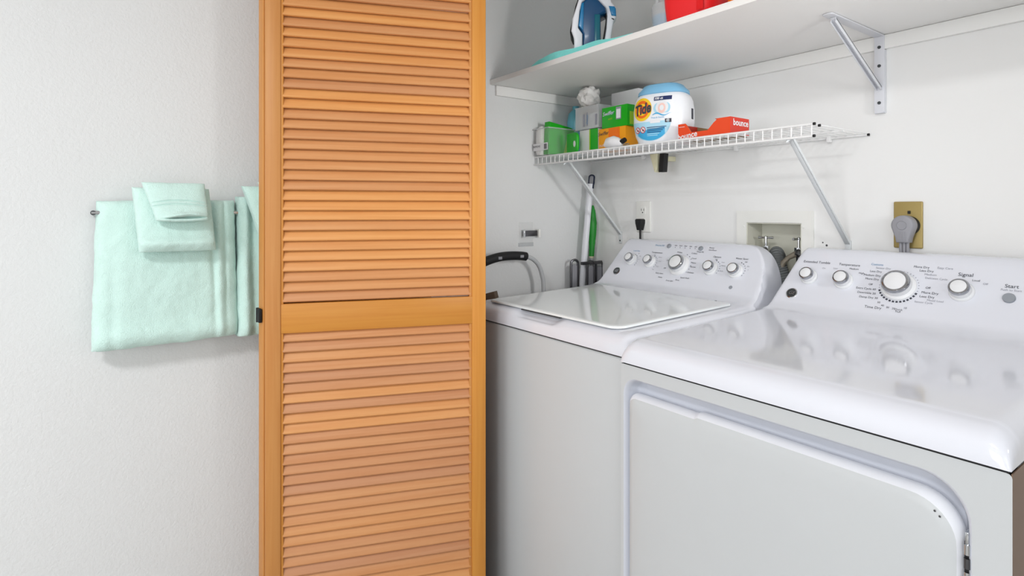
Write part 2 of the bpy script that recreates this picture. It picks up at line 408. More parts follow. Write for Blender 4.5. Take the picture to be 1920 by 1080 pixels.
# ================================================================ MACHINES
def catmull(P, n=5):
    out = []
    for i in range(len(P)-1):
        p0 = P[max(0, i-1)]; p1 = P[i]; p2 = P[i+1]; p3 = P[min(len(P)-1, i+2)]
        for k in range(n):
            t = k/n
            out.append(tuple(0.5*((2*p1[c])+(-p0[c]+p2[c])*t+(2*p0[c]-5*p1[c]+4*p2[c]-p3[c])*t*t+(-p0[c]+3*p1[c]-3*p2[c]+p3[c])*t**3) for c in (0, 1)))
    out.append(P[-1]); return out
def top_panel(q, x0, x1, yf, pocket=None, mt=None):
    SE = 0.880
    prof = [(yf, SE), (yf+0.001, SE+0.014), (yf+0.006, SE+0.030), (yf+0.018, SE+0.042), (yf+0.036, SE+0.049), (yf+0.07, SE+0.052), (1.25, 0.9365), (1.40, 0.941),
            (1.50, 0.945), (1.535, 0.950), (1.560, 0.963), (1.575, 0.981), (1.600, 1.0175), (1.625, 1.055), (1.645, 1.085), (1.656, 1.100), (1.668, 1.111), (1.684, 1.1145), (1.698, 1.109), (1.703, 1.098)]
    pr_ = catmull(prof, 4)
    yb = 1.705
    half = (x1-x0)/2
    ds = [0, 0.001, 0.003, 0.006, 0.010, 0.014, 0.018, 0.022, 0.026, 0.030, 0.034, 0.038, 0.042, 0.046, 0.050, 0.055, 0.060, 0.066, 0.072, 0.078, 0.085, 0.092, 0.10, 0.112, 0.125, 0.14, 0.16, 0.18, 0.2, 0.22, 0.24, 0.26, 0.28, 0.30, 0.32, half]
    ds = [d for d in ds if d <= half]
    xs = [x0+d for d in ds] + [x1-d for d in ds[-2::-1]]
    def zof(x, y, z):
        d = min(x-x0, x1-x)
        # side slope of the console
        if z > 0.955:
            if x-x0 < x1-x: lim = 0.955 + max(0, d-0.016)*3.3; k = 0.035
            else:
                q_ = max(0, min(1, (d-0.012)/0.110)); lim = 0.945 + 0.172*(1-(1-q_)**2.4)**(1/2.4); k = 0.006
            h = max(0, min(1, 0.5+0.5*(lim-z)/k)); z2 = lim*(1-h)+z*h - k*h*(1-h)
            z = min(z, z2) if d < 0.16 else z
            z = max(z, 0.945)
        r = 0.030
        if d < r: z -= (r-math.sqrt(max(0, r*r-(r-d)**2)))*1.0
        if pocket and pocket[0] < x < pocket[1]:
            u = (x-pocket[0])/(pocket[1]-pocket[0]); mu = sm(min(u, 1-u)*6)
            v = sm((y-yf)/0.018)*sm((yf+0.052-y)/0.020)
            z -= 0.010*mu*v
        return max(z, SE)
    cols = []
    for x in xs:
        col = [(x, y, zof(x, y, z)) for (y, z) in pr_]
        col += [(x, yb, min(col[-1][2], 1.09)), (x, yb, SE)]
        cols.append(col)
    nv = len(cols[0]); pts = [p for c in cols for p in c]; fs = []
    for i in range(len(cols)-1):
        for j in range(nv-1): fs.append((i*nv+j, (i+1)*nv+j, (i+1)*nv+j+1, i*nv+j+1))
    # side walls
    for ci, x in ((0, x0), (len(cols)-1, x1)):
        base = len(pts)
        for j in range(nv): pts.append((x, cols[ci][j][1], SE))
        for j in range(nv-1): fs.append((ci*nv+j, ci*nv+j+1, base+j+1, base+j))
    q.pf(pts, fs, mt or M_ENAMEL, smooth=True)
    bmesh.ops.remove_doubles(q.bm, verts=q.bm.verts[:], dist=1e-5)
UP = Vector((0, 0.09, 0.135)).normalized(); NRM = Vector((1, 0, 0)).cross(UP)
def CF(x, z, off=0.0):
    y = 1.565 + (z-0.965)/1.5
    p = Vector((x, y, z)) + NRM*off
    return frame(p, (1, 0, 0), UP)
def knob(parent, x, z, r, r2, h, pointer=0.0, big=False):
    h += 0.004
    q = MB(); X = CF(x, z, -0.004)
    q.lathe([(r2*0.99, 0), (r2, 0.006), (r2*0.965, 0.0085), (r2*0.90, 0.010)], M_KNOB, X, 40)
    o = q.build('knob', parent)
    q = MB()
    q.lathe([(r*0.99, 0.010), (r*1.04, h*0.45), (r*1.0, h-0.004)], M_KNOB, X, 40)
    sub(q, 'knob_skirt', o)
    q = MB(); q.lathe([(r*1.02, h-0.0075), (r*1.06, h-0.0055), (r*1.04, h-0.002), (r*0.94, h+0.0015), (r*0.84, h+0.0018), (r*0.80, h+0.0003)], M_RING, X, 40); sub(q, 'chrome_ring', o, 'chrome ring')
    q = MB(); q.lathe([(r*0.81, h-0.001), (r*0.78, h+0.0014), (r*0.4, h+0.0030), (0.0005, h+0.0035)], M_KNOB, X, 40); 
    sub(q, 'knob_cap', o)
    if big:
        q = MB()
        for k in range(34):
            a = PI*1.0 + k/34*2*PI
            dark = 0.03 < ((k/34) % 1) < 0.45
            c, s_ = math.cos(a), math.sin(a); rr = r2*1.10; w = 0.0023 if dark else 0.0007
            XX = X @ Matrix.Translation((rr*c, rr*s_, 0.0045)) @ Matrix.Rotation(a, 4, 'Z')
            q.box((-0.0022 if dark else -0.001, -w/1.0, 0), (0.0022 if dark else 0.001, w/1.0, 0.0006), M_INK if dark else M_INKG, X=XX)
        sub(q, 'tick_marks', o, 'printed tick marks round the dial')
    return o
def console_text(root, items):
    for (txt, x, z, size, mt) in items:
        q = MB(); q.text(txt, size, CF(x, z, 0.0), mt, thick=0.0012); q.build('printed_word', root, auto=False)

def cabinet(root, x0, x1, yf, yb, body_mat):
    q = MB(); q.box((x0+0.004, yf+0.006, 0.868), (x1-0.004, yb-0.005, 0.8815), M_DARK); q.build('seam_gasket', root)['label'] = 'dark seam under the top panel'
    for sx in (x0+0.05, x1-0.05):
        for sy in (yf+0.06, yb-0.06):
            q = MB(); q.lathe([(0.022, 0), (0.024, 0.008), (0.012, 0.012), (0.012, 0.03)], M_BLACK, Matrix.Translation((sx, sy, 0)), 16); q.build('foot', root)

# ---- washer
WX0, WX1, WYF = -1.580, -0.907, 1.0
washer = thing('washing_machine', ((WX0+WX1)/2, 1.35, 0), 'white top-loading washing machine with five knobs, between the side wall and the dryer', 'washing machine')
q = MB(); q.box((WX0, WYF+0.002, 0.022), (WX1, 1.69, 0.8755), M_CABINET, 0.008, 3); q.build('cabinet', washer)
cabinet(washer, WX0, WX1, WYF, 1.69, M_CABINET)
q = MB(); top_panel(q, WX0, WX1, WYF-0.002, pocket=(-1.375, -1.155)); q.build('top_panel', washer)
# lid: rounded slab following the deck
q = MB()
lp = rrect(-1.515, 1.024, -0.962, 1.505, [0.018, 0.035, 0.015, 0.015], 6)
def lidz(y): return 0.9320 + (y-1.03)*0.0275
for (inset, dz, _) in ((0, 0, 0),):
    loops = []
    for (ins, h) in ((0.004, 0.0), (0.0, 0.001), (0.0, 0.0040), (0.0012, 0.0064), (0.0045, 0.0076), (0.012, 0.0076)):
        cx, cy = -1.2385, 1.2645
        L_ = []
        for (x, y) in lp:
            sx = (abs(x-cx)-ins)/abs(x-cx) if abs(x-cx) > 1e-6 else 1; sy = (abs(y-cy)-ins)/abs(y-cy)
            xx = cx+(x-cx)*sx; yy = cy+(y-cy)*sy; L_.append((xx, yy, lidz(yy)+h))
        loops.append(L_)
    n = len(lp); pts = [p for L_ in loops for p in L_]; fs = [tuple(range(n-1, -1, -1))]
    for i in range(len(loops)-1):
        for k in range(n): fs.append((i*n+k, i*n+(k+1) % n, (i+1)*n+(k+1) % n, (i+1)*n+k))
    fs.append(tuple((len(loops)-1)*n+k for k in range(n)))
    q.pf(pts, fs, M_LID, smooth=True)
lid = q.build('lid', washer); lid['label'] = 'glossy lid'
q = MB(); q.lathe([(0.004, 0), (0.0035, 0.002)], M_BLACK, Matrix.Translation((-1.03, 1.523, 0.9475)), 12); q.build('lid_screw', washer)
q = MB(); q.box((-1.348, 1.0246, 0.9283), (-1.176, 1.0345, 0.9316), M_DARK); q.build('lid_slot', washer)['label'] = 'dark finger slot under the lid'
for (x, z, r, r2, h, big) in ((-1.447, 1.040, 0.0170, 0.0235, 0.024, False), (-1.358, 1.038, 0.0170, 0.0235, 0.024, False), (-1.231, 1.035, 0.0275, 0.0385, 0.028, False), (-1.107, 1.034, 0.0180, 0.0245, 0.024, False), (-1.019, 1.033, 0.0180, 0.0245, 0.024, False)):
    knob(washer, x, z, r, r2, h, big=big)
for (x, z, r) in ((-1.305, 1.096, 0.0085), (-1.173, 1.094, 0.0085)):
    q = MB(); q.lathe([(r, 0), (r, 0.003), (r*0.8, 0.0042)], M_GREYBTN, CF(x, z, 0.0), 24); q.build('button', washer)
def badge(root, x, z):
    q = MB(); q.lathe([(0.015, 0), (0.0155, 0.002), (0.0135, 0.003)], M_CHROME, CF(x, z, 0.0), 32)
    q.lathe([(0.0135, 0.002), (0.0130, 0.0034)], M_BADGE, CF(x, z, 0.0), 32)
    q.text('GE', 0.014, CF(x, z, 0.0034), M_CHROME, shear=0.3, thick=0.0003)
    q.build('badge', root)['label'] = 'round dark metal badge'
badge(washer, -1.494, 0.996)
q = MB(); q.lathe([(0.006, 0), (0.006, 0.0012)], M_GREYBTN, CF(-1.016, 0.986, 0.0), 20); q.build('lock_light', washer)
console_text(washer, [('Load Size', -1.440, 1.072, 0.0085, M_INKB), ('Temperature', -1.345, 1.071, 0.0090, M_INK),
    ('Precise Fill', -1.346, 1.096, 0.0090, M_INKB), ('Options', -1.100, 1.071, 0.0090, M_INK), ('Water Saver', -1.012, 1.071, 0.0085, M_INK),
    ('Deep Fill', -1.170, 1.083, 0.0075, M_INK), ('Power', -1.132, 1.098, 0.0075, M_INK), ('Start/Pause', -1.126, 1.091, 0.0065, M_INK),
    ('Colors', -1.190, 1.077, 0.008, M_INK), ('Whites', -1.250, 1.077, 0.0075, M_INK), ('Casual', -1.184, 1.061, 0.0070, M_INK), ('Heavy', -1.178, 1.047, 0.007, M_INK), ('Normal', -1.176, 1.034, 0.007, M_INK),
    ('Delicates', -1.176, 1.016, 0.007, M_INK), ('Speed Wash', -1.190, 0.998, 0.007, M_INK), ('Rinse', -1.215, 0.989, 0.007, M_INK), ('Drain Spin', -1.245, 0.984, 0.007, M_INK), ('Heavy', -1.288, 0.992, 0.0070, M_INK), ('Bulky Items', -1.298, 1.004, 0.007, M_INK), ('Off', -1.285, 1.022, 0.007, M_INK), ('On', -1.285, 1.048, 0.007, M_INK),
    ('Warm', -1.322, 1.056, 0.006, M_INKG), ('Cool', -1.318, 1.043, 0.006, M_INKG), ('Cold', -1.320, 1.025, 0.006, M_INKG), ('Tap', -1.332, 1.014, 0.006, M_INKG), ('Hot', -1.350, 1.063, 0.006, M_INKG),
    ('XL', -1.413, 1.054, 0.006, M_INK), ('L', -1.411, 1.044, 0.006, M_INK), ('M', -1.425, 1.063, 0.006, M_INK),
    ('Soak', -1.072, 1.056, 0.006, M_INKG), ('Fabric', -1.067, 1.046, 0.006, M_INKG), ('Both', -1.067, 1.030, 0.006, M_INKG), ('Off', -1.100, 1.063, 0.006, M_INK),
    ('Off', -0.995, 1.062, 0.006, M_INK), ('On', -0.983, 1.050, 0.006, M_INK), ('1', -0.980, 1.040, 0.006, M_INK)])
for k in range(5):
    q = MB(); X = CF(-1.277+k*0.0205, 1.0975, 0.0005); q.box((-0.005, 0, 0), (0.005, 0.0012, 0.0006), M_INKG, X=X)
    q.text(['Soak', 'Wash', 'Rinse', 'Spin', 'Lid'][k], 0.0055, CF(-1.277+k*0.0205, 1.0995, 0.0), M_INK, thick=0.0012)
    q.box((-0.0015, -0.007, 0), (0.0015, -0.004, 0.0006), M_INKG, X=X)
    q.build('status_light', washer)
for (x, r) in ((-1.447, 0.029), (-1.107, 0.030), (-1.019, 0.030), (-1.358, 0.029), (-1.231, 0.045)):
    q = MB()
    for k in range(7):
        a = math.radians(70-k*17); XX = CF(x, 1.036, 0.0008) @ Matrix.Translation((r*math.cos(a), r*math.sin(a), 0)) @ Matrix.Rotation(a, 4, 'Z')
        q.box((-0.0012, -0.0016, 0), (0.0012, 0.0016, 0.0005), M_INK if k in (0, 1) else M_INKG, X=XX)
    q.build('tick_marks', washer)

# ---- dryer
DX0, DX1, DYF = -0.901, -0.215, 0.968
dryer = thing('tumble_dryer', ((DX0+DX1)/2, 1.33, 0), 'white front-loading dryer with four knobs and a wide front door, right of the washer', 'dryer')
# cabinet: body behind, front panel with a recessed door bay
HB = rrect(-0.893, 0.26, -0.258, 0.848, [0.05, 0.05, 0.060, 0.038], 10)
q = MB()
b = bmesh.new()
outer = rrect(DX0, 0.022, DX1, 0.8755, 0.006, 3)
ov = [b.verts.new((x, 0, z)) for x, z in outer]; iv = [b.verts.new((x, 0, z)) for x, z in HB]
es = [b.edges.new((L_[i], L_[(i+1) % len(L_)])) for L_ in (ov, iv) for i in range(len(L_))]
bmesh.ops.triangle_fill(b, edges=es, use_beauty=True, normal=Vector((0, -1, 0)))
for v in b.verts: v.co.y = DYF+0.002
q.absorb(b, M_CABINET)
# rounded lip into the recess
cx, cz = (-0.893-0.258)/2, (0.26+0.848)/2
lo_ = []
for (ins, dy) in ((0.0, 0.002), (0.0015, 0.0026), (0.004, 0.006), (0.006, 0.014), (0.009, 0.030), (0.014, 0.036), (0.030, 0.0375)):
    lo_.append([(x+(-ins if x > cx else ins), DYF+dy, z+(-ins if z > cz else ins)) for x, z in HB])
n = len(HB); pts = [p for L_ in lo_ for p in L_]; fs = []
for i in range(len(lo_)-1):
    for k in range(n): fs.append((i*n+k, i*n+(k+1) % n, (i+1)*n+(k+1) % n, (i+1)*n+k))
fs.append(tuple((len(lo_)-1)*n+k for k in range(n)))
q.pf(pts, fs, M_BAY, smooth=True)
q.build('front_panel', dryer)
q = MB(); q.box((DX0, DYF+0.045, 0.022), (DX1-0.001, 1.69, 0.8755), M_CABINET, 0.003); q.box((DX0, DYF+0.0025, 0.022), (DX0+0.002, DYF+0.05, 0.8755), M_CABINET)
q.build('cabinet', dryer)
q = MB(); q.box((DX1-0.0015, DYF+0.0035, 0.022), (DX1, 1.69, 0.8755), M_SIDE); q.build('side_panel', dryer)['label'] = 'right side panel with shade and wood reflection put into its brown'
cabinet(dryer, DX0, DX1, DYF, 1.69, M_CABINET)
q = MB(); top_panel(q, DX0, DX1, DYF-0.003); q.build('top_panel', dryer)
# door
DR0 = rrect(-0.8835, 0.272, -0.2675, 0.816, [0.03, 0.05, 0.058, 0.018], 10)
DR = DR0[:33] + [(x, 0.816-0.0045*(1-sm((x+0.712)/0.012))) for x in [-0.33-0.02*i for i in range(18)]+[-0.690, -0.696, -0.700, -0.703, -0.706, -0.709, -0.712, -0.72, -0.74, -0.78, -0.82]] + [(x, z-0.0045) for x, z in DR0[33:]]
q = MB(); dcx, dcz = -0.5755, 0.542
lo_ = []
for (ins, dy) in ((0.010, 0.034), (0.002, 0.030), (0.0, 0.022), (0.0008, 0.015), (0.0035, 0.008), (0.0075, 0.003), (0.012, 0.0005), (0.018, -0.001), (0.05, -0.003), (0.15, -0.004)):
    lo_.append([(dcx+(x-dcx)*(1-ins/0.30), DYF+dy, dcz+(z-dcz)*(1-ins/0.272)) for x, z in DR])
n = len(DR); pts = [p for L_ in lo_ for p in L_]; fs = []
for i in range(len(lo_)-1):
    for k in range(n): fs.append((i*n+k, i*n+(k+1) % n, (i+1)*n+(k+1) % n, (i+1)*n+k))
fs.append(tuple((len(lo_)-1)*n+k for k in range(n)))
q.pf(pts, fs[5*n:], M_CABINET, smooth=True)
bmesh.ops.delete(q.bm, geom=[v for v in q.bm.verts if not v.link_faces], context='VERTS')
ddoor = q.build('door', dryer)
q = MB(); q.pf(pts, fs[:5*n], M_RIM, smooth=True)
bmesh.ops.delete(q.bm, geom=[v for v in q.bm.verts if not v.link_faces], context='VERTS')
sub(q, 'door_rim', ddoor, 'door rim with the light on its edge put into its white')
for z in (0.752, 0.36):
    q = MB()
    q.box((-0.2675, DYF+0.006, z-0.060), (-0.2600, DYF+0.034, z+0.012), M_BLACK, 0.001)
    for k in range(4): q.rod((-0.2635, DYF+0.004, z-0.062+k*0.019), (-0.2635, DYF+0.004, z-0.048+k*0.019), 0.0040, M_CHROME if k % 2 else M_DCHROME)
    q.box((-0.2655, DYF+0.002, z+0.008), (-0.2615, DYF+0.03, z+0.026), M_CHROME, 0.0006)
    sub(q, 'hinge', ddoor, 'steel hinge')
q = MB()
for (x, z) in ((-0.2995, 0.806), (-0.2935, 0.8005)): q.lathe([(0.0016, 0), (0.0012, 0.0004)], M_DARK, frame((x, DYF-0.0018, z-0.012), (1, 0, 0), (0, 0, 1)), 8)
sub(q, 'paint_chip', ddoor)
for (x, z, r, r2, h, big) in ((-0.794, 1.036, 0.0180, 0.0225, 0.026, False), (-0.703, 1.034, 0.0190, 0.0240, 0.026, False), (-0.574, 1.033, 0.0300, 0.0385, 0.030, True), (-0.447, 1.034, 0.0200, 0.0250, 0.028, False)):
    knob(dryer, x, z, r, r2, h, big=big)
q = MB(); q.lathe([(0.0115, 0), (0.0115, 0.004), (0.0105, 0.0055), (0.004, 0.006)], M_GREYBTN, CF(-0.362, 1.030, 0.0), 32); q.build('start_button', dryer)
badge(dryer, -0.827, 0.990)
console_text(dryer, [('Extended Tumble', -0.786, 1.0765, 0.0102, M_INK), ('Temperature', -0.700, 1.0755, 0.0100, M_INK), ('Signal', -0.446, 1.0715, 0.0130, M_INK), ('Start', -0.361, 1.0545, 0.0125, M_INK), ('Push to Start', -0.361, 1.0465, 0.0068, M_INKG),
    ('Cottons', -0.634, 1.081, 0.0085, M_INKB), ('Sensor Dry', -0.618, 1.073, 0.0075, M_INKG), ('Less Dry', -0.633, 1.064, 0.0078, M_INK), ('Medium Dry', -0.639, 1.054, 0.0078, M_INK), ('More Dry', -0.637, 1.045, 0.0078, M_INK), ('Off', -0.637, 1.032, 0.007, M_INK),
    ('Extra Cycle 60', -0.645, 1.021, 0.0078, M_INK), ('Dewrinkle 20', -0.641, 1.011, 0.0078, M_INK), ('Damp Dry 30', -0.634, 1.001, 0.0078, M_INK), ('Time Dry', -0.618, 0.979, 0.0098, M_INK),
    ('50', -0.608, 0.992, 0.007, M_INK), ('40', -0.598, 0.986, 0.007, M_INK), ('30', -0.586, 0.983, 0.007, M_INK), ('20', -0.573, 0.982, 0.007, M_INK), ('Quick', -0.562, 0.981, 0.007, M_INK), ('Fluff', -0.562, 0.976, 0.0065, M_INK), ('10', -0.549, 0.986, 0.007, M_INK),
    ('More Dry', -0.536, 1.082, 0.0082, M_INK), ('Less Dry', -0.524, 1.074, 0.0082, M_INK), ('Easy Care', -0.488, 1.083, 0.0078, M_INKG), ('Medium', -0.514, 1.066, 0.0078, M_INKG), ('Delicates Cycle', -0.501, 1.058, 0.0072, M_INKG),
    ('Off', -0.513, 1.036, 0.0075, M_INK), ('More Dry', -0.507, 1.025, 0.0085, M_INK), ('Less Dry', -0.511, 1.016, 0.0085, M_INK), ('Mixed Load', -0.493, 1.009, 0.0070, M_INKG), ('Sensor Cycle', -0.515, 1.003, 0.0070, M_INKG),
    ('Low', -0.732, 1.064, 0.0065, M_INKG), ('Medium', -0.686, 1.066, 0.0072, M_INK), ('High', -0.665, 1.057, 0.0072, M_INK), ('On', -0.762, 1.062, 0.0065, M_INKG), ('Off', -0.407, 1.055, 0.007, M_INKG), ('Loud', -0.425, 1.061, 0.0072, M_INK)])

# ================================================================ UPPER SHELF
SZ = 1.719
m = MB(); m.box((XL+0.001, 1.222, 1.7005), (0.619, YB-0.001, SZ), M_SHELF, 0.0015)
one('wall_shelf', m, 'deep white painted board shelf high on the closet wall', 'shelf', (-0.6, 1.48, 1.70))
br = thing('shelf_bracket', (-0.665, 1.745, 1.70), 'white steel shelf bracket under the board shelf', 'bracket')
BY = YB-0.012
m = MB(); X = frame((-0.6655, BY, 1.488), (1, 0, 0), (0, 0, 1))
m.prism(rrect(-0.0125, 0, 0.0125, 0.211, [0.008, 0.008, 0.001, 0.001], 5), X, 0.003, M_BRKT, 0.0006)
m.box((-0.678, BY, 1.488), (-0.653, YB-0.0005, 1.66), M_BRKT); m.build('wall_plate', br)
m = MB(); X = frame((-0.6655, BY-0.003, 1.6995), (1, 0, 0), (0, -1, 0))
m.prism(rrect(-0.0125, 0, 0.0125, 0.300, [0.001, 0.001, 0.008, 0.008], 5), X @ Matrix.Translation((0, 0, 0)), 0.003, M_BRKT, 0.0006); m.build('shelf_plate', br)
m = MB()
a = Vector((-0.6655, 1.470, 1.690)); b_ = Vector((-0.6655, BY-0.004, 1.555)); d = (b_-a).normalized()
X = Matrix(((1, 0, 0, a.x), (0, d.y, d.z, a.y), (0, d.z, -d.y, a.z), (0, 0, 0, 1)))
L_ = (b_-a).length
m.box((-0.0065, -0.004, -0.005), (0.0065, L_+0.004, -0.002), M_BRKT, 0.0005, X=X)
m.box((-0.0065, 0, -0.005), (-0.0045, L_, 0.006), M_BRKT, 0.0003, X=X); m.box((0.0045, 0, -0.005), (0.0065, L_, 0.006), M_BRKT, 0.0003, X=X)
m.build('strut', br)
for z in (1.668, 1.617, 1.516):
    m = MB(); m.lathe([(0.0045, 0), (0.004, 0.0018), (0.001, 0.0022)], M_BADGE, frame((-0.6655, BY-0.003, z), (1, 0, 0), (0, 0, 1)), 14); m.build('screw', br)['label'] = 'dark screw head'

# ================================================================ WIRE SHELF
WZ = 1.437
ws = thing('wire_shelf', (-1.25, YB-0.01, WZ), 'white vinyl wire shelf mounted below the board shelf', 'wire shelf')
m = MB()
xa, xb = XL+0.006, -0.700
k = 0; x = xb-0.002; wires = []
while x > xa: wires.append(x); x -= 0.0256
for x in wires:
    m.tube([(x, YB-0.006, WZ), (x, 1.442, WZ), (x, 1.437, WZ-0.003), (x, 1.4365, WZ-0.030)], 0.0016, M_WIRE, 6)
m.build('deck_wires', ws)
for nm, y, z, r in (('front_rod', 1.437, WZ-0.001, 0.0032), ('lower_front_rod', 1.436, WZ-0.031, 0.0032), ('middle_rod', 1.463, WZ-0.003, 0.003), ('middle_rod', 1.60, WZ-0.004, 0.003), ('rear_rod', YB-0.007, WZ-0.004, 0.0032)):
    m = MB(); m.rod((xa-0.004, y, z), (xb+0.002, y, z), r, M_WIRE, 10); o = m.build(nm, ws)
    if y != 1.60:
        m = MB(); m.rod((xb+0.002, y, z), (xb+0.007, y, z), r*1.15, M_BLACK, 10); sub(m, 'end_cap', o, 'dark cut end of the rod')
for (x, xbm) in ((-0.764, -0.750), (-1.621, -1.625)):
    m = MB(); a = Vector((x, 1.452, 1.412)); b_ = Vector((xbm, YB-0.006, 1.128)); d = (b_-a).normalized()
    up = Vector((1, 0, 0)); nn = d.cross(up).normalized()
    X = Matrix((up, d, up.cross(d))).transposed().to_4x4(); X.translation = a
    L_ = (b_-a).length
    m.box((-0.0065, 0, -0.004), (0.0065, L_, -0.0015), M_BRACE, 0.0006, X=X); m.box((-0.0065, 0, -0.004), (-0.0048, L_, 0.005), M_BRACE, X=X); m.box((0.0048, 0, -0.004), (0.0065, L_, 0.005), M_BRACE, X=X)
    m.tube([(x-0.005, 1.449, 1.408), (x, 1.436, 1.398), (x+0.005, 1.449, 1.408)], 0.003, M_BRACE, 8)
    o = m.build('support_brace', ws)
    m = MB(); m.box((xbm-0.008, YB-0.006, 1.088), (xbm+0.008, YB-0.001, 1.136), M_BRACE, 0.001); m.lathe([(0.0035, 0), (0.003, 0.0015)], M_DCHROME, frame((xbm, YB-0.006, 1.100), (1, 0, 0), (0, 0, 1)), 10)
    sub(m, 'foot_plate', o)
for x in (-0.80, -1.10, -1.50): 
    m = MB(); m.box((x-0.006, YB-0.016, WZ-0.016), (x+0.006, YB-0.001, WZ+0.003), M_WIRE, 0.002); m.build('wall_clip', ws)
# small bits under the wire shelf
t = thing('broom_clip', (-1.345, YB, 1.36), 'cream and black clip fixed to the wall under the middle of the wire shelf', 'wall clip')
X = frame((-1.345, 1.64, 1.36), (1, 0, 0), (0, 0, 1))
m = MB(); m.prism([(-0.040, 0.066), (-0.008, 0.066), (-0.010, 0.010), (-0.018, 0.0)], frame((-1.335, 1.66, 1.36), (1, 0, 0), (0, 0, 1)), 0.030, M_CREAM, 0.001); m.box((-1.372, 1.655, 1.405), (-1.352, YB-0.001, 1.422), M_CREAM, 0.001); m.build('clip_arm', t)
m = MB(); m.prism([(0.004, 0.066), (0.024, 0.066), (0.018, 0.0), (-0.002, 0.0)], frame((-1.338, 1.66, 1.36), (1, 0, 0), (0, 0, 1)), 0.024, M_BLACK, 0.001); m.build('grip', t)['label'] = 'black grip'

# ================================================================ BACK WALL FITTINGS
t = thing('wall_outlet', (-1.5035, YB, 1.197), 'white two-socket wall outlet above the washer', 'outlet')
def plate(x0, x1, z0, z1, th, mt, bev=0.002):
    m = MB(); m.prism(rrect(x0, z0, x1, z1, 0.003, 3), frame((0, YB-0.0003, 0), (1, 0, 0), (0, 0, 1)), th, mt, bev); return m
plate(-1.5395, -1.4675, 1.138, 1.259, 0.006, M_PLATE).build('cover_plate', t)
for z in (1.222, 1.176):
    m = MB(); m.prism(rrect(-1.519, z-0.0165, -1.489, z+0.0165, 0.010, 5), frame((0, YB-0.006, 0), (1, 0, 0), (0, 0, 1)), 0.0025, M_PLATE, 0.0008)
    for dx in (-0.006, 0.006): m.box((-1.504+dx-0.001, YB-0.0092, z-0.001), (-1.504+dx+0.001, YB-0.0083, z+0.008), M_DARK)
    m.lathe([(0.0028, 0), (0.0028, 0.0006)], M_DARK, frame((-1.504, YB-0.0086, z-0.007), (1, 0, 0), (0, 0, 1)), 10)
    m.build('socket', t)
t = thing('power_plug', (-1.5035, YB-0.02, 1.17), 'black plug in the lower socket of the white wall outlet', 'plug')
m = MB(); X = frame((-1.505, YB-0.009, 1.176), (1, 0, 0), (0, 0, 1))
m.prism([(-0.016, 0.010), (-0.011, 0.014), (0.011, 0.014), (0.016, 0.010), (0.015, -0.004), (0.007, -0.030), (-0.007, -0.030), (-0.015, -0.004)], X, 0.026, M_BLACK, 0.003); m.build('plug_body', t)
m = MB(); m.tube([(-1.505, YB-0.021, 1.150), (-1.505, YB-0.021, 1.10), (-1.50, YB-0.022, 1.0), (-1.47, YB-0.022, 0.90)], 0.0042, M_BLACK, 10); m.build('cord', t)

# recessed utility box
t = thing('valve_box', (-0.973, YB, 1.10), 'white recessed washer valve box with a square opening in the back wall', 'utility box')
m = MB()
fz0 = 0.99
for lo, hi in (((-1.100, YB-0.0055, bz1), (-0.847, YB-0.0005, 1.2205)), ((-1.100, YB-0.0055, fz0), (bx0, YB-0.0005, bz1)), ((bx1, YB-0.0055, fz0), (-0.847, YB-0.0005, bz1)), ((bx0, YB-0.0055, fz0), (bx1, YB-0.0005, bz0))): m.box(lo, hi, M_PLATE)
m.build('frame', t)
m = MB(); D = 0.085
m.box((bx0+0.0005, YB-0.004, bz0+0.001), (bx0+0.003, YB+D, bz1-0.001), M_BOXIN); m.box((bx1-0.003, YB-0.004, bz0+0.001), (bx1-0.0005, YB+D, bz1-0.001), M_BOXIN)
m.box((bx0+0.003, YB-0.004, bz1-0.003), (bx1-0.003, YB+D, bz1-0.001), M_BOXIN); m.box((bx0+0.003, YB-0.004, bz0+0.001), (bx1-0.003, YB+D, bz0+0.003), M_BOXIN); m.box((bx0, YB+D, bz0), (bx1, YB+D+0.003, bz1), M_BOXIN)
m.build('inner_tray', t)
for x in (-1.074, -0.877):
    m = MB(); m.lathe([(0.003, 0), (0.0022, 0.002)], M_PLATE, frame((x, YB-0.0055, 1.170), (1, 0, 0), (0, 0, 1)), 12); m.build('screw', t)
def valve(x, y, ang, label):
    t = thing('hose_valve', (x, y, 1.04), label, 'valve', 'water valves in the recessed box')
    m = MB(); m.rod((x, y, 1.024), (x, y, 1.100), 0.0075, M_DCHROME, 14); m.rod((x, y, 1.085), (x, y, 1.107), 0.0125, M_CHROME, 6); m.tube([(x, y, 1.097), (x+0.006, y-0.02, 1.094), (x+0.008, y-0.03, 1.084)], 0.008, M_DCHROME, 12); m.build('valve_body', t)
    m = MB(); m.rod((x, y, 1.105), (x, y, 1.130), 0.0042, M_CHROME, 10); dx, dy = math.cos(ang), math.sin(ang)
    m.tube([(x-0.024*dx, y-0.024*dy, 1.134), (x-0.008*dx, y-0.008*dy, 1.1335), (x, y, 1.1335), (x+0.008*dx, y+0.008*dy, 1.1335), (x+0.024*dx, y+0.024*dy, 1.134)], [0.0042, 0.003, 0.0055, 0.003, 0.0042], M_CHROME, 10)
    m.lathe([(0.0062, 0), (0.0062, 0.007), (0.003, 0.009)], M_CHROME, Matrix.Translation((x, y, 1.130)), 14); m.build('tee_handle', t)
valve(-1.017, YB+0.03, 0.15, 'chrome water valve with a T handle at the left of the recessed box')
valve(-0.900, YB+0.012, 1.35, 'chrome water valve at the right of the recessed box')
m = MB()
hp = []
ctrl = [(-0.975, YB+0.045, 1.025), (-0.972, YB+0.03, 1.070), (-0.962, YB-0.005, 1.088), (-0.945, YB-0.024, 1.060), (-0.925, YB-0.026, 1.010), (-0.908, YB-0.026, 0.94), (-0.895, YB-0.026, 0.84), (-0.89, YB-0.026, 0.60)]
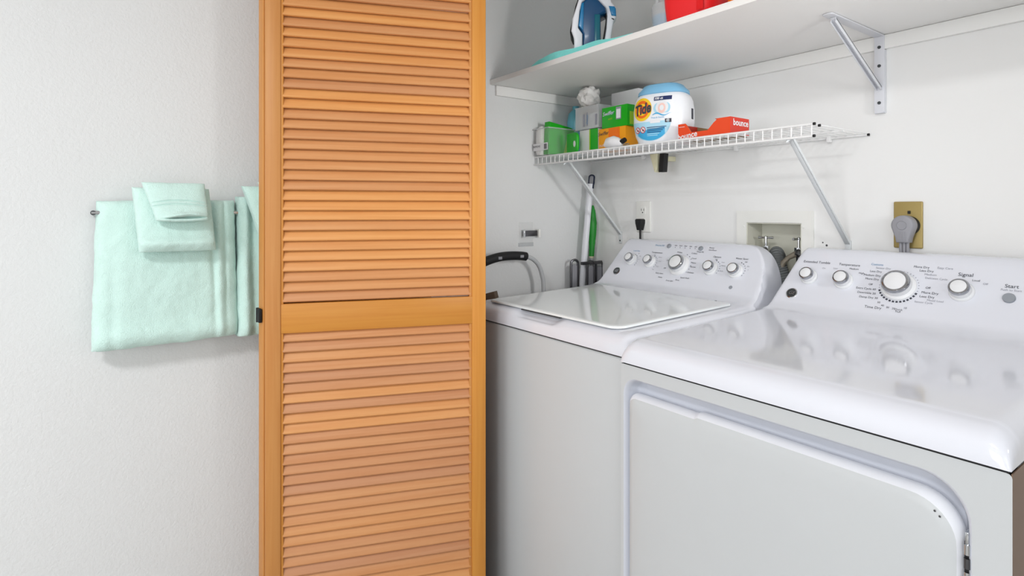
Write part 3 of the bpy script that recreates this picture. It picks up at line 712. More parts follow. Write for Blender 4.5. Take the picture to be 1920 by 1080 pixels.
for i in range(len(ctrl)-1):
    p0, p1, p2, p3 = (Vector(ctrl[max(0, i-1)]), Vector(ctrl[i]), Vector(ctrl[i+1]), Vector(ctrl[min(len(ctrl)-1, i+2)]))
    nseg = max(4, int((p2-p1).length/0.0022))
    for k in range(nseg):
        u = k/nseg; hp.append(0.5*((2*p1)+(p2-p0)*u+(2*p0-5*p1+4*p2-p3)*u*u+(-p0+3*p1-3*p2+p3)*u**3))
m.tube(hp, [0.0195+0.0016*math.sin(i*PI/1.5) for i in range(len(hp))], M_HOSE, 18)
one('drain_hose', m, 'thick ribbed grey drain hose between the washer and dryer consoles', 'hose', (-0.93, YB-0.02, 1.0))
m = MB(); m.tube([(-0.898, YB-0.012, 1.088), (-0.910, YB-0.03, 1.078), (-0.925, YB-0.032, 1.062), (-0.935, YB-0.034, 1.03), (-0.93, YB-0.036, 0.95), (-0.925, YB-0.036, 0.7)], [0.0095, 0.0075, 0.0085, 0.0085, 0.0085, 0.0085], M_BRAID, 12)
one('supply_hose', m, 'braided metal supply hose from the right valve', 'hose', (-0.92, YB-0.03, 1.05))
m = MB()
for i, (x, z, r) in enumerate(((-0.822, 1.127, 0.0022), (-0.811, 1.119, 0.0032))):
    m = MB(); m.lathe([(r, 0), (r*0.6, 0.0008)], M_DARK, frame((x, YB-0.0002, z), (1, 0, 0), (0, 0, 1)), 9)
    one('screw_hole', m, ['small upper screw hole in the wall right of the valve box', 'larger lower screw hole in the wall right of the valve box'][i], 'hole', (x, YB, z), 'holes beside the valve box')

# dryer outlet and plug
t = thing('dryer_outlet', (-0.600, YB, 1.184), 'gold coloured metal outlet plate above the dryer', 'outlet')
m = plate(-0.634, -0.567, 1.122, 1.2455, 0.006, M_GOLD); m.build('cover_plate', t)
m = MB(); m.lathe([(0.025, 0), (0.0255, 0.004), (0.023, 0.014), (0.020, 0.015)], M_BLACK, frame((-0.597, YB-0.006, 1.182), (1, 0, 0), (0, 0, 1)), 32); m.box((-0.600, YB-0.010, 1.213), (-0.594, YB-0.006, 1.221), M_BLACK); m.build('socket', t)['label'] = 'round black socket'
t = thing('dryer_plug', (-0.600, YB-0.04, 1.18), 'round grey dryer plug in the gold outlet plate', 'plug')
m = MB(); Xp = frame((-0.598, YB-0.020, 1.180), (1, 0, 0), (0, 0, 1))
pl = [(0.026*math.cos(a), 0.026*math.sin(a)+0.003) for a in [math.radians(-25+i*230/20) for i in range(21)]] + [(-0.016, -0.030), (-0.014, -0.042), (0.014, -0.042), (0.016, -0.030)]
m.prism(pl, Xp, 0.034, M_GREYP, 0.005); m.lathe([(0.012, 0), (0.011, 0.0015), (0.0105, 0.0008)], M_GREYP, Xp @ Matrix.Translation((0, 0.003, 0.034)), 24)
for k in range(4): m.box((-0.009+k*0.0055, -0.038, 0.0335), (-0.0068+k*0.0055, -0.014, 0.0352), M_GREYP, 0.0005, X=Xp)
m.build('plug_body', t)
m = MB()
for k in range(3): m.tube([(-0.606+k*0.008, YB-0.037, 1.140), (-0.606+k*0.008, YB-0.037, 1.10), (-0.606+k*0.006, YB-0.030, 1.0), (-0.60+k*0.006, YB-0.025, 0.7)], 0.0040, M_GREYP, 8)
m.build('cord', t)

# ================================================================ SIDE WALL THINGS
t = thing('adhesive_hook', (XL, 1.393, 1.13), 'clear square adhesive wall hook with a metal clip on the side wall', 'hook')
m = MB(); m.box((XL+0.0003, 1.360, 1.092), (XL+0.005, 1.427, 1.176), M_CLEAR, 0.002); m.box((XL+0.0003, 1.356, 1.080), (XL+0.003, 1.431, 1.095), M_CLEAR2, 0.001); m.build('back_plate', t)
m = MB(); m.box((XL+0.005, 1.374, 1.121), (XL+0.016, 1.447, 1.143), M_DCHROME, 0.001); m.box((XL+0.012, 1.37, 1.117), (XL+0.022, 1.376, 1.147), M_CHROME, 0.001); m.box((XL+0.010, 1.440, 1.116), (XL+0.026, 1.450, 1.148), M_PLATE, 0.001); m.build('metal_clip', t)['label'] = 'grey metal clip'
t = thing('bent_tube', (-1.72, 1.42, 0), 'bent grey tube with a black foam grip standing between washer and side wall', 'tube handle')
def spl(ctrl, n=10):
    out = []
    for i in range(len(ctrl)-1):
        p0, p1, p2, p3 = (Vector(ctrl[max(0, i-1)]), Vector(ctrl[i]), Vector(ctrl[i+1]), Vector(ctrl[min(len(ctrl)-1, i+2)]))
        for k in range(n):
            u = k/n; out.append(0.5*((2*p1)+(p2-p0)*u+(2*p0-5*p1+4*p2-p3)*u*u+(-p0+3*p1-3*p2+p3)*u**3))
    out.append(Vector(ctrl[-1])); return out
TC = [(-1.72, 0.96, 0.0), (-1.72, 0.965, 0.70), (-1.72, 0.985, 0.90), (-1.72, 1.05, 0.995), (-1.72, 1.13, 1.033), (-1.72, 1.22, 1.053), (-1.72, 1.33, 1.048), (-1.72, 1.385, 1.02), (-1.72, 1.41, 0.97), (-1.72, 1.418, 0.90), (-1.72, 1.42, 0.6), (-1.72, 1.42, 0.0)]
tp = spl(TC, 8)
m = MB(); m.tube(tp, 0.0085, M_TUBE, 14); m.build('tube', t)
m = MB(); gp = [p for p in tp if p.z > 0.9 and 1.14 < p.y < 1.335]; m.tube(gp, 0.0165, M_BLACK, 16)
for y, z in ((1.20, 1.05), (1.300, 1.052)): m.box((-1.706, y-0.008, z-0.006), (-1.7025, y+0.008, z+0.004), M_GREYP, 0.001)
m.build('foam_grip', t)['label'] = 'black foam grip'
m = MB(); a = Vector((-1.592, 1.105, 0.938)); b_ = Vector((-1.792, 1.00, 0.872)); d = (b_-a).normalized()
side = d.cross(Vector((0, 0, 1))).normalized(); X = Matrix((d, side, d.cross(side)*-1)).transposed().to_4x4(); X.translation = a
m.box((0, -0.012, -0.012), ((b_-a).length, 0.012, 0.012), M_BROWN, 0.001, X=X)
one('wooden_bar', m, 'short dark brown bar end lying between washer corner and side wall', 'bar', tuple(b_))

# mop and brush in the corner
t = thing('mop', (-1.76, 1.58, 0), 'white mop pole with a dark blue hanging loop leaning in the closet corner', 'mop')
m = MB(); pb = Vector((-1.762, 1.560, 0.03)); ptp = Vector((-1.752, 1.700, 1.335)); m.rod(pb, ptp, 0.0140, M_IRONW, 16, 0.0130); m.build('pole', t)
m = MB(); cxm, cym = -1.75, 1.703
lp = [(x, y) for x, y in rrect(-0.0105, 0, 0.0105, 0.042, 0.009, 5)]
X = frame((cxm-0.001, cym, 1.330), (0.75, 0.66, 0), (0.0, 0.1, 1))
m.tube([X @ Vector((x, y, 0)) for x, y in lp], 0.0040, M_NAVY, 8, closed=True); m.prism(rrect(-0.009, 0.002, 0.009, 0.040, 0.008, 4), X @ Matrix.Translation((0, 0, -0.002)), 0.004, M_GREYP); m.rod(X @ Vector((0, -0.014, 0)), X @ Vector((0, 0.004, 0)), 0.0125, M_NAVY, 14); m.build('hanging_loop', t)['label'] = 'dark blue loop'
m = MB(); m.box((-1.795, 1.46, 0.0), (-1.735, 1.60, 0.035), M_GREYP, 0.008); m.build('mop_head', t)
t = thing('hand_brush', (-1.735, 1.70, 0.9), 'green handled brush standing behind the white mop pole', 'brush')
m = MB()
pts = [(-1.750, 1.712, 1.245), (-1.750, 1.712, 1.225), (-1.750, 1.711, 1.17), (-1.750, 1.709, 1.12), (-1.750, 1.706, 1.06), (-1.750, 1.704, 1.03)]
m.tube(pts, [0.003, 0.010, 0.018, 0.0165, 0.0115, 0.0115], M_GREENH, 14); m.build('handle', t)['label'] = 'bright green handle'
m = MB(); m.rod((-1.750, 1.704, 1.03), (-1.750, 1.69, 0.02), 0.006, M_TUBE, 12); m.rod((-1.750, 1.705, 1.036), (-1.750, 1.704, 1.022), 0.0095, M_CREAM, 12); m.build('rod', t)
m = MB(); m.box((-1.765, 1.675, 0.0), (-1.715, 1.735, 0.05), M_GREYP, 0.01); m.build('brush_head', t)
t = thing('tongs_rack', (-1.74, 1.69, 0.9), 'dark grey looped metal handles standing in the corner behind the washer', 'rack')
for i, (yy, xx) in enumerate(((1.612, -1.755), (1.672, -1.722), (1.738, -1.738))):
    m = MB()
    Xh = frame((xx, yy, 0.02), (0.3, 0.95, 0), (0, 0, 1))
    lp = rrect(-0.016, 0, 0.016, 0.998-0.006*i, [0.004, 0.004, 0.014, 0.014], 5)
    m.tube([Xh @ Vector((x, y, 0)) for x, y in lp], 0.0052, M_DCHROME, 8, closed=True)
    m.prism(rrect(-0.012, 0.3, 0.012, 0.98-0.006*i, 0.01, 4), Xh @ Matrix.Translation((0, 0, -0.001)), 0.002, M_GREYP)
    m.build('handle_loop', t)
m = MB(); m.box((-1.728, 1.62, 0.999), (-1.716, 1.735, 1.012), M_DCHROME, 0.002); m.build('cross_bar', t)

# ================================================================ TOWELS
def slab(q, y0, y1, z0, z1, xa, xb, th, fold=None, nu=60, nv=70, pw=5.0, top_r=0.02, mt=None, skew=0.0, taper=(0, 0), sag=0.0):
    """pillow-edged hanging cloth; xa/xb = outer x at top/bottom; wall side flat. fold(u,v)->dx"""
    def front(u, v):
        eu = (1-abs(2*u-1)**pw)**(1/pw) if 0 < u < 1 else 0
        ev = (1-abs(2*v-1)**(pw*1.6))**(1/(pw*1.6)) if 0 < v < 1 else 0
        e = min(1, eu*ev)
        y = y0+(y1-y0)*u; z = z1+(z0-z1)*v
        y += taper[0]*v*(1-u) + taper[1]*v*u
        z += skew*(u-0.5) - sag*math.sin(PI*u)*v
        X_ = xa+(xb-xa)*v - th
        dx = (fold(u, v) if fold else 0)
        return X_, y, z, th*e + dx*e
    def ff(u, v):
        uu = 0.5-0.5*math.cos(PI*u); vv = 0.5-0.5*math.cos(PI*v)
        X_, y, z, e = front(uu, vv); return (X_+e, y, z)
    def fb(u, v):
        uu = 0.5-0.5*math.cos(PI*u); vv = 0.5-0.5*math.cos(PI*v)
        X_, y, z, e = front(uu, vv); return (X_-0.004, y, z)
    q.grid(ff, nu, nv, mt or M_TERRY); q.grid(fb, nu, nv, mt or M_TERRY)
    bmesh.ops.remove_doubles(q.bm, verts=q.bm.verts[:], dist=0.0045) if False else None
    # rim
    rim = [(i/(nu-1), 0) for i in range(nu)] + [(1, j/(nv-1)) for j in range(nv)] + [(i/(nu-1), 1) for i in range(nu-1, -1, -1)] + [(0, j/(nv-1)) for j in range(nv-1, -1, -1)]
    a = [ff(*r_) for r_ in rim]; b = [fb(*r_) for r_ in rim]; n = len(rim)
    q.pf(a+b, [(i, (i+1) % n, n+(i+1) % n, n+i) for i in range(n)], mt or M_TERRY, smooth=True)
    bmesh.ops.remove_doubles(q.bm, verts=q.bm.verts[:], dist=1e-5)
def terry(q, name, label, loc, group, amt=0.0035):
    o = one(name, q, label, 'towel', loc, group)
    o.modifiers.new('round', 'SUBSURF').render_levels = 2
    for ns, st in ((0.06, amt*2.0), (0.007, 0.0006)):
        tx = bpy.data.textures.new('terry', 'CLOUDS'); tx.noise_scale = ns
        md = o.modifiers.new('soft', 'DISPLACE'); md.texture = tx; md.strength = st; md.mid_level = 0.5
    return o
def bar(name, y0, y1, z, label):
    t = thing(name, (XL+0.05, y0, z), label, 'towel bar', 'towel bars')
    m = MB(); m.rod((XL+0.047, y0, z), (XL+0.047, y1, z), 0.0055, M_CHROME, 14); m.build('rod', t)
    for y in (y0+0.004, y1-0.004):
        m = MB(); m.rod((XL+0.001, y, z), (XL+0.052, y, z), 0.0060, M_DCHROME, 14); m.build('post', t)
bar('towel_bar', 0.000, 0.345, 1.216, 'chrome towel bar holding the left towel set')
bar('towel_bar', 0.362, 0.66, 1.262, 'chrome towel bar holding the right towel set behind the door')
def f1(u, v):
    s_ = 0
    s_ += -0.010*math.exp(-((u-0.80-0.02*v)/0.018)**2)*sm(1.1-v*0.9)
    s_ += -0.008*math.exp(-((u-0.905)/0.014)**2)*sm(1.2-v)
    s_ += 0.006*math.exp(-((u-0.86)/0.03)**2)
    s_ += 0.008*math.sin(PI*u)*math.sin(PI*v*1.2) - 0.006*math.exp(-((u-0.1-0.03*v)/0.04)**2)*(v)
    s_ += 0.013*math.exp(-((v-0.92)/0.07)**2)
    return s_
q = MB(); slab(q, 0.010, 0.326, 0.876, 1.248, -1.732, -1.700, 0.055, f1, 80, 80, 4.2, taper=(-0.010, 0.003), skew=0.004)
terry(q, 'bath_towel', 'large mint bath towel hanging on the left towel bar', (-1.74, 0.16, 1.216), 'mint towels on the wall')
def f2(u, v): return 0.004*math.sin(PI*u)*math.sin(PI*v) + 0.016*math.exp(-((v-0.86)/0.10)**2)
q = MB(); slab(q, 0.083, 0.256, 1.118, 1.280, -1.698, -1.660, 0.030, f2, 60, 60, 4.2, taper=(0.012, 0.010))
terry(q, 'hand_towel', 'folded mint hand towel over the left bath towel, under the washcloth', (-1.70, 0.17, 1.2), 'mint towels on the wall', 0.003)
# washcloth folded into a pocket
q = MB()
def f3(u, v):
    s_ = 0.004*math.sin(PI*u)
    for c in (0.46, 0.55): s_ -= 0.0048*math.exp(-((v-c-0.10*(2*u-1)**2*(1))/0.016)**2)
    m_ = math.exp(-((u-0.56)/0.36)**4)
    s_ += 0.010*math.exp(-((v-(0.80+0.16*(2*(u-0.1)-1)**2))/0.05)**2)*m_
    s_ -= 0.020*math.exp(-((v-(0.89+0.05*(2*(u-0.1)-1)**2))/0.018)**2)*m_
    return s_
slab(q, 0.101, 0.2395, 1.197, 1.292, -1.668, -1.630, 0.024, f3, 110, 110, 4, taper=(0.028, 0.004), sag=0.004)
terry(q, 'washcloth', 'small folded mint washcloth tucked over the left hand towel', (-1.68, 0.17, 1.25), 'mint towels on the wall', 0.002)
# second set
def f4(u, v):
    return -0.022*math.exp(-((u-0.13-0.02*v)/0.05)**2) - 0.020*math.exp(-((u-0.34+0.05*v)/0.05)**2)*sm(v*2) + 0.008*math.sin(u*18) + 0.010*math.exp(-((v-0.93)/0.06)**2)
q = MB(); slab(q, 0.332, 0.620, 0.872, 1.262, -1.732, -1.700, 0.055, f4, 90, 70, 7, taper=(-0.006, 0.0))
terry(q, 'bath_towel', 'mint bath towel with deep folds on the right bar, half behind the door', (-1.74, 0.47, 1.262), 'mint towels on the wall')
q = MB(); slab(q, 0.336, 0.56, 1.112, 1.290, -1.698, -1.660, 0.030, f2, 60, 60, 5, taper=(0.052, 0.0))
terry(q, 'hand_towel', 'mint hand towel on the right bath towel, mostly behind the door edge', (-1.70, 0.46, 1.2), 'mint towels on the wall', 0.003)
q = MB(); slab(q, 0.372, 0.52, 1.19, 1.300, -1.668, -1.632, 0.022, f3, 60, 60, 7, taper=(0.03, 0.0))
terry(q, 'washcloth', 'mint washcloth on the right hand towel, mostly behind the door edge', (-1.68, 0.45, 1.25), 'mint towels on the wall', 0.002)

# ================================================================ THINGS ON THE BOARD SHELF
q = MB()
def padf(u, v, top):
    x = -1.600+u*0.500; y = 1.232+v*0.33
    h = 0.0225*sm(u*6)*sm((1-u)*2.2+0.05)*(0.88+0.12*sm(v*9)) + 0.0022*math.sin(x*34)*sm(u*5)*sm((1-u)*4)
    y += 0.006*math.sin(x*23)
    return (x, y, SZ+0.0012+max(0.003, h) if top else SZ+0.0008)
q.grid(lambda u, v: padf(u, v, True), 60, 30, M_PAD); q.grid(lambda u, v: padf(u, v, False), 60, 30, M_PAD)
rim = [(i/59, 0) for i in range(60)] + [(1, j/29) for j in range(30)] + [(i/59, 1) for i in range(59, -1, -1)] + [(0, j/29) for j in range(29, -1, -1)]
n = len(rim); q.pf([padf(u, v, True) for u, v in rim]+[padf(u, v, False) for u, v in rim], [(i, (i+1) % n, n+(i+1) % n, n+i) for i in range(n)], M_PAD, smooth=True)
one('ironing_pad', q, 'folded turquoise ironing cloth lying under the iron on the board shelf', 'cloth', (-1.35, 1.4, SZ))
# iron standing on its heel, seen in profile
IP = Vector((-1.360, 1.335)); IN = Vector((-0.715, 0.699)); IR = Vector((0.699, 0.715))
def zp(px, py):   # side profile of the iron: x along the sole-to-handle direction, y up from the heel
    u = 1050+px*0.10188; v = py*0.10188
    r_ = (u-960)/1073; d = Vector((r_*0.592-0.806, r_*0.806+0.592)); tt = IP.dot(IN)/d.dot(IN)
    return ((d*tt-IP).dot(IR), 1.22+tt*-(v-396)/1073)
iron = thing('steam_iron', (-1.37, 1.33, SZ+0.02), 'blue and white steam iron standing upright on the turquoise cloth', 'iron')
def pris(poly, yc, th, mt, bev): 
    m = MB(); P_ = [zp(*p) for p in poly]; X = frame((IP.x, IP.y, 0), (IR.x, IR.y, 0), (0, 0, 1)) @ Matrix.Translation((0, 0, -th/2)); m.prism(P_, X, th, mt, bev); return m
pris([(372, 0), (300, 180), (245, 430), (203, 610), (198, 670), (242, 765), (262, 740), (232, 650), (262, 420), (330, 160), (420, -160), (560, -700), (520, -700), (390, -80)], 1.33, 0.088, M_BLACK, 0.002).build('soleplate', iron)['label'] = 'dark soleplate edge'
pris([(368, 40), (245, 430), (220, 650), (272, 790), (272, 965), (425, 965), (425, 700), (345, 590), (372, 300), (412, 130), (505, 50), (515, -150), (600, -720), (550, -720)], 1.33, 0.100, M_IRONW, 0.006).build('shell', iron)['label'] = 'white shell'
pris([(505, -200), (500, 55), (405, 130), (350, 560), (425, 700), (425, 960), (755, 960), (750, 345), (850, 292), (842, 215), (640, 0), (560, -200)], 1.33, 0.084, M_BLUED, 0.008).build('water_tank', iron)['label'] = 'blue water tank'
m = pris([(404, 150), (352, 550), (440, 640), (452, 120)], 1.33, 0.090, M_BLUE, 0.003)
o = m.build('tank_window', iron); o['label'] = 'lighter blue window'
pris([(640, 340), (640, 955), (740, 955), (740, 340)], 1.33, 0.0875, mat('iron_teal', (10, 104, 122), 0.2), 0.003).build('heel_post', iron)
m = pris([(600, -60), (840, 190), (866, 330), (850, 560), (815, 800), (815, 950), (940, 950), (945, 700), (990, 420), (1040, 345), (1022, 160), (950, 70), (880, -160), (700, -420), (580, -420)], 1.33, 0.040, M_IRONW, 0.006); m.build('handle', iron)['label'] = 'white handle'
pris([(836, 250), (848, 340), (835, 480), (795, 730), (815, 735), (850, 560), (868, 330)], 1.33, 0.043, M_BLACK, 0.001).build('handle_grip', iron)['label'] = 'black grip line'
pris([(900, 150), (1005, 160), (1030, 200), (1036, 335), (950, 325)], 1.33, 0.050, M_BLUE, 0.004).build('steam_button', iron)['label'] = 'blue button'
pris([(950, 365), (1000, 385), (995, 402), (955, 385)], 1.33, 0.044, M_BLACK, 0.0006).build('thumb_slot', iron)
# clear bottle
t = thing('spray_bottle', (-1.032, 1.312, SZ), 'small clear plastic bottle half full of blue liquid on the board shelf', 'bottle')
X = Matrix.Translation((-1.040, 1.300, SZ+0.0005))
m = MB(); m.lathe([(0.030, 0), (0.034, 0.003), (0.0375, 0.045), (0.0385, 0.070), (0.036, 0.078), (0.0285, 0.082), (0.016, 0.085), (0.0155, 0.100)], M_CLEAR2, X, 32); m.build('bottle_body', t)
m = MB(); m.lathe([(0.028, 0.003), (0.033, 0.006), (0.0358, 0.046), (0.035, 0.0475)], M_LIQ, X, 32); m.build('liquid', t)['label'] = 'blue liquid'
m = MB(); m.lathe([(0.0165, 0.098), (0.0165, 0.118), (0.012, 0.122)], M_CLEAR2, X, 24)
m.tube([X @ Vector((-0.028, 0, 0.084)), X @ Vector((-0.030, 0, 0.108)), X @ Vector((-0.022, 0, 0.116)), X @ Vector((-0.008, 0, 0.116))], [0.006, 0.007, 0.006, 0.006], M_CLEAR2, 12); m.build('sprayer', t)
# red jug
def superel(a, b, n, k, N):
    t_ = 2*PI*k/N; c, s_ = math.cos(t_), math.sin(t_)
    return (a*abs(c)**(2/n)*(1 if c >= 0 else -1), b*abs(s_)**(2/n)*(1 if s_ >= 0 else -1))
def loft(q, rings, mt, N=48, n=3.2, cx=0, cy=0):
    pts = []; fs = []
    for (a, b, z) in rings:
        for k in range(N):
            x, y = superel(a, b, n, k, N); pts.append((cx+x, cy+y, z))
    for i in range(len(rings)-1):
        for k in range(N): fs.append((i*N+k, i*N+(k+1) % N, (i+1)*N+(k+1) % N, (i+1)*N+k))
    fs.append(tuple(range(N-1, -1, -1))); fs.append(tuple((len(rings)-1)*N+k for k in range(N)))
    q.pf(pts, fs, mt, smooth=True)
t = thing('red_jug', (-0.93, 1.33, SZ), 'large glossy red plastic jug on the board shelf', 'jug')
m = MB(); loft(m, [(0.064, 0.054, SZ+0.001), (0.068, 0.058, SZ+0.006), (0.073, 0.062, SZ+0.05), (0.075, 0.064, SZ+0.09), (0.075, 0.062, SZ+0.17), (0.065, 0.05, SZ+0.21), (0.03, 0.03, SZ+0.235)], M_RED, 48, 5.0, -0.936, 1.302); m.build('jug_body', t)
m = MB(); m.lathe([(0.03, 0.23), (0.032, 0.235), (0.032, 0.275), (0.028, 0.28)], M_DRED, Matrix.Translation((-0.930, 1.302, SZ)), 28); m.build('cap', t)
m = MB(); m.grid(lambda u, v: (-0.8945+u*0.020+0.003*v, 1.2385+0.0008-0.0042*v, SZ+0.012+v*0.12), 2, 2, M_DRED); m.build('side_stripe', t)['label'] = 'darker red stripe'
# bag
t = thing('snack_bag', (-0.80, 1.30, SZ), 'orange and yellow printed foil bag lying right of the red jug', 'bag')
q = MB()
def bagf(u, v, s_):
    e = (1-abs(2*u-1)**3)*(1-abs(2*v-1)**2.2)
    wr = 0.004*math.sin(u*19+v*7)*e
    return (-0.842+u*0.21, 1.300+s_*(0.045*e**0.6 + wr)+0.002*s_, SZ+0.002+v*0.15)
for s_ in (-1, 1): q.grid(lambda u, v: bagf(u, v, s_), 30, 24, M_ORG)
q.build('pouch', t)
q = MB()
for i in range(9):
    u0 = 0.18+0.075*i
    q.grid(lambda u, v: (lambda p: (p[0], p[1]-0.0012, p[2]))(bagf(u0+u*0.045+0.05*v*math.sin(i*2.1), 0.03+v*(0.3+0.1*(i % 3)), -1)), 3, 12, M_YEL if i % 3 else M_REDINK)
q.build('printed_pattern', t)['label'] = 'yellow swirls'

# ================================================================ THINGS ON THE WIRE SHELF
TZ = WZ+0.0022
# clear bin
t = thing('plastic_bin', (-1.748, 1.50, TZ), 'clear plastic bin with a barcode label at the left end of the wire shelf', 'bin')
m = MB(); x0, x1, y0, y1, z0, z1 = -1.795, -1.700, 1.425, 1.580, TZ+0.001, 1.545
for lo, hi in (((x0, y0, z0), (x1, y0+0.0018, z1)), ((x0, y1-0.0018, z0), (x1, y1, z1)), ((x0, y0, z0), (x0+0.0018, y1, z1)), ((x1-0.0018, y0, z0), (x1, y1, z1)), ((x0, y0, z0), (x1, y1, z0+0.002))): m.box(lo, hi, M_CLEAR)
m.tube([(x0-0.001, y0-0.001, z1), (x1+0.001, y0-0.001, z1), (x1+0.001, y1, z1), (x0-0.001, y1, z1)], 0.0025, M_CLEAR2, 6, closed=True); m.build('bin_body', t)
m = MB(); m.box((-1.792, y0-0.0012, 1.459), (-1.704, y0-0.0002, 1.487), M_WHITEP); Xl = frame((-1.770, y0-0.0014, 1.475), (1, 0, 0), (0, 0, 1))
m.text('REMOVE', 0.0115, Xl, M_INK)
for k in range(8): m.box((-1.725+k*0.0022, y0-0.0018, 1.463), (-1.7242+k*0.0022, y0-0.0013, 1.483), M_INK)
m.build('label_sticker', t)['label'] = 'white barcode label'
t = thing('green_packet', (-1.75, 1.52, TZ), 'shiny green packet standing in the clear bin', 'packet')
m = MB(); m.prism([(-0.066, 0), (0.066, 0), (0.070, 0.105), (0.055, 0.112), (-0.060, 0.128)], frame((-1.716, 1.508, TZ+0.005), (0, 1, 0), (0, 0, 1)) @ Matrix.Translation((0, 0, -0.036)), 0.034, M_GREEN, 0.004); m.build('wrapper', t)
m = MB(); m.prism([(0.010, 0.004), (0.062, 0.004), (0.062, 0.055), (0.030, 0.07)], frame((-1.716, 1.508, TZ+0.005), (0, 1, 0), (0, 0, 1)) @ Matrix.Translation((0, 0, -0.0015)), 0.0006, M_LIME); m.build('printed_patch', t)['label'] = 'lime green print'
t = thing('wipes_packet', (-1.775, 1.46, TZ), 'white packet at the left inside the clear bin', 'packet')
m = MB(); loft(m, [(0.018, 0.020, TZ+0.004), (0.020, 0.024, TZ+0.02), (0.019, 0.022, TZ+0.10), (0.012, 0.010, TZ+0.118)], M_BAG, 24, 3, -1.772, 1.452); m.build('wrapper', t)
m = MB(); m.prism([(-0.015, 0), (0.026, 0), (0.026, 0.095), (-0.015, 0.11)], frame((-1.766, 1.490, TZ+0.022), (1, 0, 0), (0, 0, 1)), 0.004, M_GREEN, 0.001); m.build('green_flap', t)
m = MB(); pl = rrect(0, 0, 0.078, 0.078, [0.006, 0.022, 0.022, 0.006], 6)
t = thing('green_pouch', (-1.63, 1.50, TZ), 'green pouch with a white oval hang hole right of the clear bin', 'pouch')
X = frame((-1.655, 1.492, TZ+0.001), (0.95, -0.20, 0), (0, 0, 1))
m.prism(pl, X, 0.012, M_GREEN, 0.004); m.build('pouch_body', t)
m = MB(); m.prism([(0.060+0.008*math.cos(a*PI/8), 0.034+0.012*math.sin(a*PI/8)) for a in range(16)], X @ Matrix.Translation((0, 0, 0.012)), 0.0006, M_WHITEP); m.build('hang_hole', t)['label'] = 'white oval'
# teal bottle behind
m = MB(); m.lathe([(0.030, 0), (0.034, 0.004), (0.036, 0.10), (0.036, 0.15), (0.030, 0.185), (0.014, 0.20), (0.014, 0.215)], M_TEAL, Matrix.Translation((-1.758, 1.622, TZ)), 28)
one('teal_bottle', m, 'teal plastic bottle behind the stack near the closet corner', 'bottle', (-1.758, 1.622, TZ))
# white and green carton
t = thing('white_green_carton', (-1.55, 1.56, TZ), 'white carton with a green side, at the bottom of the left stack', 'carton')
m = MB(); m.box((-1.610, 1.505, TZ), (-1.512, 1.62, TZ+0.088), M_WHITEP, 0.001); m.build('carton', t)
m = MB(); m.box((-1.5500, 1.5035, TZ+0.001), (-1.5115, 1.5050, TZ+0.0875), M_GREEN); m.box((-1.5560, 1.5037, TZ+0.001), (-1.5500, 1.5050, TZ+0.0875), M_LIME); m.build('green_panel', t)['label'] = 'green panel'
# clear container on it
zc = TZ+0.0885
t = thing('clear_container', (-1.56, 1.56, zc), 'clear plastic container stacked on the white and green carton', 'container')
m = MB(); x0, x1, y0, y1, z0, z1 = -1.628, -1.502, 1.500, 1.615, zc, zc+0.085
for lo, hi in (((x0, y0, z0), (x1, y0+0.0018, z1)), ((x0, y1-0.0018, z0), (x1, y1, z1)), ((x0, y0, z0), (x0+0.0018, y1, z1)), ((x1-0.0018, y0, z0), (x1, y1, z1)), ((x0, y0, z0), (x1, y1, z0+0.002))): m.box(lo, hi, M_CLEAR2)
m.tube([(x0, y0-0.001, z1), (x1, y0-0.001, z1), (x1, y1, z1), (x0, y1, z1)], 0.002, M_CLEAR2, 6, closed=True); m.build('container_body', t)
m = MB(); m.box((-1.618, 1.508, zc+0.003), (-1.512, 1.605, zc+0.060), M_WHITEP, 0.004); m.box((-1.62, 1.51, zc+0.061), (-1.56, 1.60, zc+0.078), M_KRAFT, 0.003); m.build('contents', t)['label'] = 'white and brown papers inside'
for (x, w_, hh) in ((-1.585, 0.010, 0.045), (-1.567, 0.006, 0.05), (-1.52, 0.008, 0.04)):
    m = MB(); m.box((x, 1.4985, zc+0.012), (x+w_, 1.4998, zc+0.012+hh), M_INKG); m.build('side_print', t)
m = MB(); m.text('sheets', 0.014, frame((-1.562, 1.4984, zc+0.035), (0, 0, 1), (-1, 0, 0)), M_INKB); m.build('side_print', t)['label'] = 'grey vertical print'
# crumpled bag
q = MB(); zb_ = zc+0.087
bmx = bmesh.new(); bmesh.ops.create_icosphere(bmx, subdivisions=4, radius=1)
from mathutils import noise
for v in bmx.verts:
    nn = noise.noise(v.co*2.3+Vector((3, 1, 7)))*0.30 + noise.noise(v.co*6)*0.12
    v.co *= 1+nn
    v.co = Vector((-1.605+v.co.x*0.042, 1.550+v.co.y*0.042, zb_+0.041+max(-0.93, v.co.z)*0.043))
q.absorb(bmx, M_BAG, smooth=True)
one('crumpled_bag', q, 'crumpled white plastic bag on top of the left stack under the board shelf', 'bag', (-1.585, 1.555, zb_))
